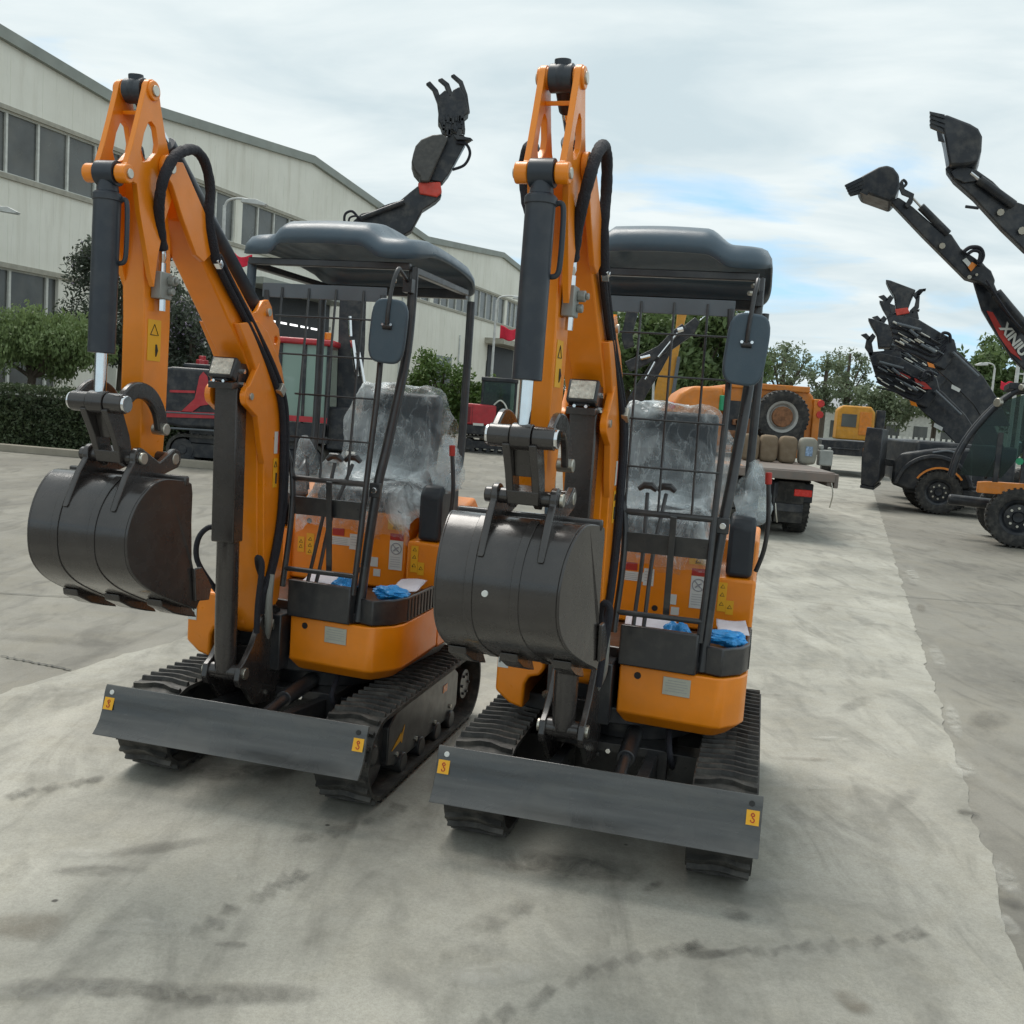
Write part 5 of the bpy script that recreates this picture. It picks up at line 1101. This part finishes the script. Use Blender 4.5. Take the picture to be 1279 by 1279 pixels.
p = at(1030, 575, 16.5); e = obj('canister', MB().box(-.11, .11, -.08, .1, .0, .26).box(-.11, -.05, -.06, .08, .26, .34).cyl((.06, 0, .26), (.06, 0, .31), .03, 12), mat('grey_canister', (.32, .33, .31), .6), None, bev=.02); e.location = (p.x, p.y, 1.005)
tag(e, 'white canister at the right end of the row of sacks', 'canister')

# --- yellow truck far behind
O5 = Vector((11.8, 35, 0)); yt = empty('yellow_truck', O5); yt.rotation_euler = (0, 0, -.25)
obj('cab', MB().prism([(-.65, 1.3), (-.65, 2.35), (-.5, 2.5), (.45, 2.5), (.6, 2.3), (.62, 1.3)], .2, 2., 'y'), YELLP, yt, bev=.05)
obj('cab_window', MB().box(-.5, .0, .17, .2, 1.75, 2.2), GLASSD, yt, bev=.01); obj('cab_panel', MB().box(.1, .5, .17, .2, 1.5, 2.3), ORANGED, yt, bev=.01)
obj('chassis', MB().box(-1.1, 1.2, .0, 6, .75, 1.25).box(-.9, .2, -.05, .0, .95, 1.0), DARKM, yt, bev=.02); obj('mast', MB().box(.65, .95, .3, .6, 1.2, 2.4), DARKM, yt, bev=.02)
for x in (-.85, .8): wheel(yt, (x, .6, .5), .5, .35, 'x')
obj('tail_lamp', MB().box(.3, .6, -.04, .0, .9, 1.05), AMBER, yt, bev=.01)
tag(yt, 'small yellow truck with a dark chassis far behind the flatbed', 'truck')

# --- yellow excavator and a black arm seen through the right guard
O6 = Vector((4.6, 32, 0)); ye = empty('yellow_excavator', O6)
def YE(name, mb, m, **k): return obj(name, local(mb, O6), m, ye, **k)
YE('stick', slab(MB(), [(846, 388), (859, 388), (852, 415), (846, 450), (838, 500), (814, 502), (826, 455), (842, 430)], 32, .35), YELLP, bev=.03)
YE('stick_rod', slab(MB(), [(846, 445), (850, 446), (842, 500), (837, 500)], 31.9, .08), GREYP, bev=0)
YE('counterweight', slab(MB(), [(803, 500), (850, 503), (853, 530), (853, 575), (800, 572)], 31.8, 1.8), mat('grey_blue_paint', (.16, .20, .26), .5, dust=.2), bev=.05)
YE('amber_box', slab(MB(), [(846, 508), (872, 510), (872, 518), (846, 517)], 31.7, .4), YELLP, bev=.02)
YE('undercarriage', MB().box(3.6, 6.2, 32, 34, 0, .8), DARKM, bev=.1); YE('mirror_pole', slab(MB(), [(815, 470), (818, 470), (817, 502), (814, 502)], 31.7, .05), POLE, bev=0)
tag(ye, 'yellow excavator with an upright stick, seen through the guard of the right mini excavator', 'excavator')
O7 = Vector((3.4, 26, 0)); bl = empty('black_excavator', O7)
def BL(name, mb, m, **k): return obj(name, local(mb, O7), m, bl, **k)
BL('boom', slab(MB(), [(783, 500), (790, 488), (812, 455), (832, 425), (868, 396), (874, 402), (868, 416), (840, 436), (826, 462), (808, 492), (800, 508)], 26, .35), DARKM, bev=.02)
BL('arm', slab(MB(), [(780, 452), (800, 443), (822, 432), (838, 415), (852, 404), (858, 410), (842, 424), (832, 440), (806, 456), (786, 464)], 25.6, .3), DARKM, bev=.02)
BL('upper_arm', slab(MB(), [(783, 385), (798, 386), (790, 418), (792, 432), (780, 436), (776, 420)], 25.5, .25), DARKM, bev=.02)
BL('lifting_rod', MB().cyl(at(806, 474, 25.5), at(818, 452, 25.5), .035, 8).cyl(at(800, 448, 25.5), at(812, 445, 25.5), .05, 8).cyl(at(822, 446, 25.6), at(846, 416, 25.6), .03, 8).cyl(at(846, 413, 25.5), at(853, 411, 25.5), .06, 8), CHROME, bev=0)
BL('body', MB().box(2.6, 4.6, 26.2, 28.5, .7, 1.75), DARKM, bev=.06); BL('undercarriage', MB().box(2.4, 4.8, 26, 28.5, 0, .7), DARKM, bev=.1)
tag(bl, 'black excavator with a slanted arm, in front of the yellow excavator', 'excavator')

# --- row of dark wheeled machines on the right
def dark_loader(O, full):
    e = empty('backhoe_loader', O)
    def D(name, mb, m=DARKM, par=e, **k): return obj(name, mb, m, par, **k)
    wheel(e, (0, .15, .47), .47, .34, 'y'); wheel(e, (.0, 1.5, .47), .47, .34, 'y')
    wheel(e, (-.12, .75, .64), .64, .42, 'y')
    D('front_fender', MB().prism(arcp(-.12, .47, .78, 12, 172, 16)+arcp(-.12, .47, .70, 172, 12, 16), -.1, .4, 'y'), bev=.015)
    D('fender_edge', MB().prism(arcp(0, .47, .53, 35, 150, 12)+arcp(0, .47, .49, 150, 35, 12), -.06, -.02, 'y'), ORANGED, bev=0)
    D('engine_hood', MB().prism([(-.95, .55), (-.95, 1.02), (-.82, 1.22), (-.1, 1.38), (.55, 1.42), (.62, .6), (.3, .5), (-.6, .45)], .1, 1.5, 'y'), bev=.06, seg=3)
    D('hood_light_strip', MB().tube(crom([(-.2, .08, 1.28), (.1, .06, 1.34), (.35, .06, 1.27)]), .022, 8), GREYP, bev=0)
    D('chassis', MB().box(-.7, 3.2, .4, 1.25, .38, .62).box(.45, 1.3, .05, .5, .42, .56), bev=.02)
    D('bucket_arm', MB().prism([(-1.35, .9), (-1.3, 1.05), (-.5, 1.0), (.5, .98), (.5, .86), (-.5, .86)], 1.5, 1.58, 'y'), bev=.01)
    D('loader_bucket', MB().prism([(-1.52, .50), (-1.56, 1.05), (-1.52, 1.72), (-1.20, 1.70), (-1.18, .62), (-1.28, .47)], -.4, 2.0, 'y'), DARKM, bev=.02)
    D('bucket_edge', MB().prism([(-1.52, .44), (-1.52, .50), (-1.25, .47), (-1.25, .42)], -.52, 2.22, 'y'), bev=0)
    return e
bA = dark_loader(Vector((8.85, 20.75, 0)), True)
bA.rotation_euler = (0, 0, R(-23))
tag(bA, 'dark loader whose front wheel and upright black bucket point left, above the far lane', 'backhoe loader', 'dark wheeled machines at the right')
O8 = Vector((7.75, 15.2, 0)); bB = empty('backhoe_loader', O8)
def BB(name, mb, m=DARKM, par=bB, loc=True, **k):
    o = obj(name, local(mb, O8) if loc else mb, m, par, **k)
    if not loc and par is bB: o.rotation_euler = (0, 0, R(-22))
    return o
AB = R(-22)
for c_ in ((0, .15, .47), (-.05, 1.7, .47), (2.6, .15, .47)): wheel(bB, c_, .47, .36, 'y').rotation_euler = (0, 0, AB)
BB('chassis', MB().box(-.25, 3.2, .35, 1.3, .5, .80).tube([(-1.0, .7, .62), (-.2, .7, .6)], .085, 12), loc=False, bev=.03)
BB('orange_stripe', MB().prism([(-.62, .80), (-.62, .96), (-.5, .98), (3.0, 1.06), (3.0, .90), (-.4, .80)], .0, .3, 'y'), ORANGED, loc=False, bev=.01)
cb = BB('cab_frame', MB().tube(crom([(-1.0, .1, 1.0), (-.92, .1, 1.4), (-.7, .1, 1.85), (-.35, .1, 2.3), (.0, .1, 2.45), (1.2, .1, 2.5)]), .045, 8).tube(crom([(-1.0, 1.2, 1.0), (-.92, 1.2, 1.4), (-.7, 1.2, 1.85), (-.35, 1.2, 2.3), (.0, 1.2, 2.45), (1.2, 1.2, 2.5)]), .045, 8)
   .box(-.42, -.34, .08, .14, .96, 1.75).box(-.05, .04, .06, .14, 1.0, 2.45).box(-.35, 1.3, .06, 1.2, 2.42, 2.52).box(-.05, 1.3, .08, .14, 1.0, 1.55), loc=False, bev=.01)
BB('cab_glass', MB().prism([(-.9, 1.05), (-.7, 1.8), (-.35, 2.25), (0, 2.4), (1.2, 2.42), (1.2, 1.55), (0, 1.55), (-.3, 1.05)], .10, .115, 'y'), CABG, cb, loc=False, bev=0)
BB('cab_interior', MB().box(.15, .7, .4, .9, .95, 1.4).box(.6, .75, .4, .9, 1.3, 2.0).tube([(-.5, .6, 1.0), (-.3, .6, 1.55)], .03, 8), VINYL, cb, loc=False, bev=.04)
BB('round_sticker', MB().cyl((-.18+.1, .052, 1.33), (-.18+.1, .06, 1.33), .055, 18), STRAP, cb, loc=False, bev=0)
BB('work_lamp', MB().cyl((-.45, .0, 2.2), (-.5, -.05, 2.2), .07, 12).cyl((-.15, .0, 2.45), (-.2, -.05, 2.45), .05, 12), STEEL, cb, loc=False, bev=.01)
def ARM(fn, Y, k=None): pass
BB('boom', slab(MB(), [(1210, 335), (1222, 322), (1236, 338), (1242, 355), (1245, 362), (1262, 392), (1330, 470), (1400, 560), (1340, 560), (1279, 462), (1262, 445), (1235, 402), (1225, 385)], 15.6, .34), bev=.02)
BB('stick', slab(MB(), [(1112, 252), (1122, 246), (1140, 258), (1176, 290), (1188, 292), (1200, 310), (1218, 322), (1238, 338), (1243, 350), (1240, 362), (1222, 352), (1205, 347), (1180, 322), (1150, 292)], 15.4, .28), bev=.02)
BB('bucket', slab(MB(), [(1074, 221), (1098, 208), (1108, 206), (1116, 209), (1123, 218), (1124, 232), (1118, 246), (1112, 252), (1090, 244), (1076, 239), (1071, 230)], 15.2, .75), bev=.03)
for k in range(4): BB('bucket_tooth', slab(MB(), [(1055+k*1.5, 231+k*3.2), (1076, 221+k*5), (1078, 225+k*5), (1058+k*1.5, 234.5+k*3.2)], 15.16+.02*k, .08), bev=0)
BB('bucket_cutter', slab(MB(), [(1074, 240), (1083, 244), (1086, 238), (1078, 236)], 15.17, .05), bev=0)
BB('bucket_link', slab(MB(), [(1122, 232), (1128, 226), (1130, 236), (1142, 242), (1140, 252), (1134, 260), (1130, 256), (1136, 246), (1126, 242)], 15.35, .08), bev=.005); BB('bucket_hook', MB().tube(crom([at(u, v, 15.4) for u, v in ((1124, 232), (1128, 225), (1132, 229), (1129, 233))]), .022, 8), bev=0)
BB('stick_rod', MB().cyl(at(1140, 247, 15.4), at(1152, 260, 15.4), .022, 8), CHROME, bev=0); BB('stick_cylinder', MB().cyl(at(1150, 258, 15.4), at(1184, 292, 15.4), .06, 14), bev=0)
BB('boom_cylinder', MB().cyl(at(1244, 366, 15.45), at(1285, 415, 15.45), .085, 14).cyl(at(1225, 350, 15.5), at(1246, 372, 15.5), .03, 10), bev=0)
BB('hose', MB().tube(crom([at(u, v, 15.35) for u, v in ((1203, 315), (1212, 309), (1224, 310), (1228, 320), (1222, 332))]), .03, 8).tube(crom([at(u, v, 15.33) for u, v in ((1208, 318), (1216, 313), (1224, 316), (1222, 328))]), .025, 8).tube(crom([at(u, v, 15.3) for u, v in ((1232, 350), (1248, 375), (1262, 395), (1275, 410))]), .018, 6), HOSE, bev=0)
BB('warning_sticker', slab(MB(), [(1202, 325), (1207, 322), (1215, 331), (1211, 335)], 15.38, .012), WHITE, bev=0); BB('warning_sticker', slab(MB(), [(1209, 334), (1214, 327), (1220, 331), (1213, 339)], 15.375, .012), AMBER, bev=0)
BB('pin_cap', MB().cyl(at(1211, 346, 15.34), at(1211, 346, 15.4), .03, 12).cyl(at(1220, 343, 15.34), at(1220, 343, 15.6), .02, 10).cyl(at(1177, 307, 15.34), at(1177, 307, 15.4), .045, 8), STEEL, bev=0)
BB('red_panel', slab(MB(), [(1232, 388), (1240, 390), (1262, 428), (1276, 450), (1262, 440), (1248, 420)], 15.585, .012), REDS, bev=0)
a = at(1246, 398, 15.57); b_ = at(1275, 436, 15.57); dx = (b_-a).normalized()
BB('brand_lettering', text_mb('XINIU', .21, (a+b_)/2+dx*.12, dx, Vector((-dx.z, 0, dx.x))*-1 if False else Vector((-dx.z, 0, dx.x)), .008), WFRAME, bev=0)
tag(bB, 'dark loader with orange stripe, glazed cab and raised bucket arm at the right edge', 'backhoe loader', 'dark wheeled machines at the right')
# nearest machine, only its arm reaches into view; body stands outside the frame
O9 = Vector((9.6, 13.4, 0)); bC = empty('backhoe_loader', O9)
def BC(name, mb, m=DARKM, **k): return obj(name, local(mb, O9), m, bC, **k)
BC('stick', slab(MB(), [(1180, 210), (1188, 203), (1205, 206), (1220, 212), (1240, 226), (1264, 250), (1300, 262), (1330, 300), (1330, 340), (1279, 312), (1250, 284), (1215, 246), (1190, 224)], 13.4, .28), bev=.02)
BC('bucket', slab(MB(), [(1177, 158), (1175, 147), (1181, 142), (1212, 154), (1222, 160), (1227, 170), (1226, 188), (1221, 203), (1204, 206), (1186, 206), (1183, 190), (1179, 166)], 13.2, .75), bev=.03)
for k in range(4): BC('bucket_tooth', slab(MB(), [(1161, 139+k*5.2), (1180, 143+k*6), (1180, 148+k*6), (1162, 142.5+k*5.2)], 13.16+.02*k, .08), bev=0)
BC('bucket_cutter', slab(MB(), [(1170, 164), (1176, 166), (1180, 177), (1172, 175)], 13.17, .05), bev=0)
BC('bucket_link', slab(MB(), [(1188, 214), (1200, 206), (1212, 210), (1222, 218), (1219, 226), (1205, 228), (1192, 222)], 13.35, .08), bev=.005)
BC('stick_cylinder', MB().cyl(at(1222, 224, 13.35), at(1266, 256, 13.35), .06, 14), bev=0); BC('stick_rod', MB().cyl(at(1212, 216, 13.35), at(1226, 227, 13.35), .024, 8), CHROME, bev=0)
BC('side_pipe', MB().cyl(at(1206, 258, 13.3), at(1222, 260, 13.3), .02, 8), bev=0); BC('pin_cap', MB().cyl(at(1250, 265, 13.34), at(1250, 265, 13.4), .045, 8).cyl(at(1277, 288, 13.34), at(1277, 288, 13.4), .05, 8), STEEL, bev=0)
BC('boom', slab(MB(), [(1300, 262), (1345, 300), (1400, 420), (1460, 560), (1400, 560), (1340, 430), (1300, 330)], 13.45, .34), bev=.02)
BC('body', MB().box(8.9, 12., 13.6, 15.0, .5, 1.3), bev=.05); wheel(bC, (.1, .3, .47), .47, .36, 'y')
tag(bC, 'nearest dark backhoe loader, only its bucket arm reaching in high at the right edge', 'backhoe loader', 'dark wheeled machines at the right')
# folded arms of three machines standing behind the first loader
rn = random.Random(21)
for k, (du, dv, Y, lab) in enumerate(((0, 0, 22.3, 'frontmost of the folded black machine arms, with a grapple and a red coupler on top'), (-22, 48, 24.5, 'middle one of the folded black machine arms, its red coupler low at the left'), (-8, 26, 27, 'rearmost of the folded black machine arms'))):
    p = at(1215+du, 500, Y); O = Vector((p.x, Y, 0)); e = empty('folded_machine', O)
    def A_(name, px, th, m=DARKM, dY=0., **kk):
        return obj(name, local(slab(MB(), [(u+du, v+dv) for u, v in px], Y+dY, th), O), m, e, **kk)
    A_('boom', [(1172, 425), (1184, 430), (1200, 442), (1228, 470), (1246, 498), (1262, 532), (1232, 532), (1216, 506), (1190, 480), (1170, 462), (1158, 446)], .35, bev=.02)
    A_('stick', [(1108, 398), (1120, 392), (1146, 398), (1176, 416), (1192, 424), (1196, 440), (1180, 462), (1150, 448), (1118, 430)], .3, dY=-.2, bev=.02)
    if k == 0: A_('coupler', [(1118, 386), (1134, 384), (1136, 391), (1120, 394)], .3, mat('signal_red_paint', (.55, .05, .03)), -.22, bev=.01)
    A_('bucket', [(1106, 349), (1112, 350), (1144, 362), (1139, 372), (1134, 386), (1119, 386), (1117, 370), (1110, 358)], .55, dY=-.1, bev=.02)
    for c in ([(1110, 398), (1102, 386), (1104, 376), (1112, 368), (1116, 372), (1111, 380), (1113, 392)], [(1097, 370), (1104, 368), (1110, 374), (1106, 378), (1102, 374)], [(1140, 392), (1148, 384), (1149, 370), (1146, 364), (1156, 363), (1157, 360), (1148, 361), (1140, 368), (1144, 374), (1142, 382), (1136, 388)], [(1106, 392), (1146, 388), (1148, 398), (1138, 404), (1110, 404)]): A_('claw', c, .12, dY=-.15, bev=.01)
    mb = MB()
    for i in range(5):
        o_ = i*7; pts = [at(1112+du+o_*.2, 408+dv+o_, Y-.24), at(1140+du+o_*.1, 414+dv+o_, Y-.26), at(1168+du, 424+dv+o_*1., Y-.25), at(1182+du, 420+dv+o_*.6, Y-.2)]; mb.tube(crom(pts, 4), .022, 6)
    mb.tube(crom([at(1174+du, 424+dv, Y-.3), at(1178+du, 416+dv, Y-.3), at(1186+du, 418+dv, Y-.3), at(1187+du, 428+dv, Y-.28)]), .035, 8)
    obj('hose', local(mb, O), HOSE, e, bev=0)
    mb = MB()
    for a, b_ in (((1120, 404), (1150, 412)), ((1136, 412), (1146, 420)), ((1150, 430), (1168, 440)), ((1190, 440), (1222, 470))): mb.cyl(at(a[0]+du, a[1]+dv, Y-.3), at(b_[0]+du, b_[1]+dv, Y-.3), .035, 8)
    parts('hydraulic_cylinder', local(mb, O), GREYP, e, bev=0)
    if k == 1: A_('red_box', [(1138, 412), (1152, 417), (1160, 424), (1153, 426), (1142, 420)], .05, REDS, -.27, bev=0); A_('red_box', [(1164, 424), (1178, 430), (1186, 438), (1176, 438), (1166, 431)], .05, REDS, -.27, bev=0)
    for q_ in range(22): a_ = rn.uniform(0, 62); b2_ = rn.uniform(-2, 30); l_ = rn.uniform(4, 13); obj('hydraulic_pipe', local(MB().cyl(at(1114+a_+du, 400+a_*.42+b2_*(1-a_/120)+dv, Y-.29), at(1114+a_+l_+du, 400+(a_+l_)*.42+b2_*(1-a_/120)+dv+1.5, Y-.29), rn.uniform(.010, .022), 6), O), (STEEL, GREYP, DARKM, WFRAME)[q_ % 4], e, bev=0)
    A_('label', [(1158, 452), (1166, 455), (1168, 460), (1160, 458)], .02, AMBER, -.24, bev=0); A_('label', [(1189, 480), (1200, 486), (1198, 490), (1188, 485)], .02, WHITE, -.02, bev=0)
    obj('body', MB().box(-1.0, 1.3, .3, 1.8, .5, 1.5), DARKM, e, bev=.06); wheel(e, (-.2, .1, .47), .47, .36, 'y'); wheel(e, (1.8, .1, .47), .47, .36, 'y')
    tag(e, lab, 'backhoe loader', 'machines with folded arms behind the first loader')

# ================================================================== LIGHT
w = bpy.data.worlds.new('World'); scn.world = w; w.use_nodes = True; t = w.node_tree; bg = t.nodes['Background']
SUN_EL, SUN_AZ = 62, -30           # azimuth measured from +Y towards +X
sky = N(t, 'ShaderNodeTexSky', sky_type='NISHITA'); sky.sun_disc = False; sky.sun_elevation = R(SUN_EL); sky.sun_rotation = R(SUN_AZ); sky.air_density = 1.; sky.dust_density = .6; sky.ozone_density = 1.5
tc = N(t, 'ShaderNodeTexCoord'); sx = N(t, 'ShaderNodeSeparateXYZ'); t.links.new(tc.outputs['Generated'], sx.inputs[0])
za = N(t, 'ShaderNodeMath', operation='ADD'); za.inputs[1].default_value = .14; zm = N(t, 'ShaderNodeMath', operation='MAXIMUM'); zm.inputs[1].default_value = .0
t.links.new(sx.outputs['Z'], zm.inputs[0]); t.links.new(zm.outputs[0], za.inputs[0])
dv1 = N(t, 'ShaderNodeMath', operation='DIVIDE'); dv2 = N(t, 'ShaderNodeMath', operation='DIVIDE')
t.links.new(sx.outputs['X'], dv1.inputs[0]); t.links.new(za.outputs[0], dv1.inputs[1]); t.links.new(sx.outputs['Y'], dv2.inputs[0]); t.links.new(za.outputs[0], dv2.inputs[1])
cx = N(t, 'ShaderNodeCombineXYZ'); t.links.new(dv1.outputs[0], cx.inputs[0]); t.links.new(dv2.outputs[0], cx.inputs[1])
mp = N(t, 'ShaderNodeMapping'); mp.inputs['Scale'].default_value = (.8, 1.25, 1); mp.inputs['Location'].default_value = (.9, 2.2, 0); t.links.new(cx.outputs[0], mp.inputs['Vector'])
n1 = noise_n(t, mp.outputs[0], 1.15, 8, .55, .35); n2 = noise_n(t, mp.outputs[0], 1.5, 8, .55, .5)
# cloud cover is nearly closed overhead and breaks up lower down
el = N(t, 'ShaderNodeMapRange'); el.inputs['From Min'].default_value = .02; el.inputs['From Max'].default_value = .34; el.inputs['To Min'].default_value = -.03; el.inputs['To Max'].default_value = .25
t.links.new(sx.outputs['Z'], el.inputs['Value']); ad = N(t, 'ShaderNodeMath', operation='ADD'); t.links.new(n1, ad.inputs[0]); t.links.new(el.outputs[0], ad.inputs[1])
cover = ramp(t, ad.outputs[0], ((.42, (0,)*3), (.56, (1,)*3)))
cloud = mixc(t, ramp(t, n2, ((.34, (0,)*3), (.62, (1,)*3))), (4.6, 5.45, 5.8), (6.4, 6.95, 7.0))
blue = mixc(t, .6, sky.outputs[0], (3.6, 6.2, 8.3))
t.links.new(mixc(t, cover, blue, cloud), bg.inputs['Color']); bg.inputs['Strength'].default_value = .1
sd_ = Vector((sin(R(SUN_AZ))*cos(R(SUN_EL)), cos(R(SUN_AZ))*cos(R(SUN_EL)), sin(R(SUN_EL))))
sl = bpy.data.lights.new('sun', 'SUN'); sl.energy = 2.0; sl.angle = R(34); sl.color = (1, .95, .88); so = bpy.data.objects.new('sun', sl); COL.objects.link(so)
so.rotation_euler = sd_.to_track_quat('Z', 'Y').to_euler(); so.location = (-20, 10, 40)
scn.view_settings.view_transform = 'Standard'; scn.view_settings.look = 'None'; scn.view_settings.gamma = 1; scn.view_settings.exposure = .47
scn.render.engine = 'CYCLES'
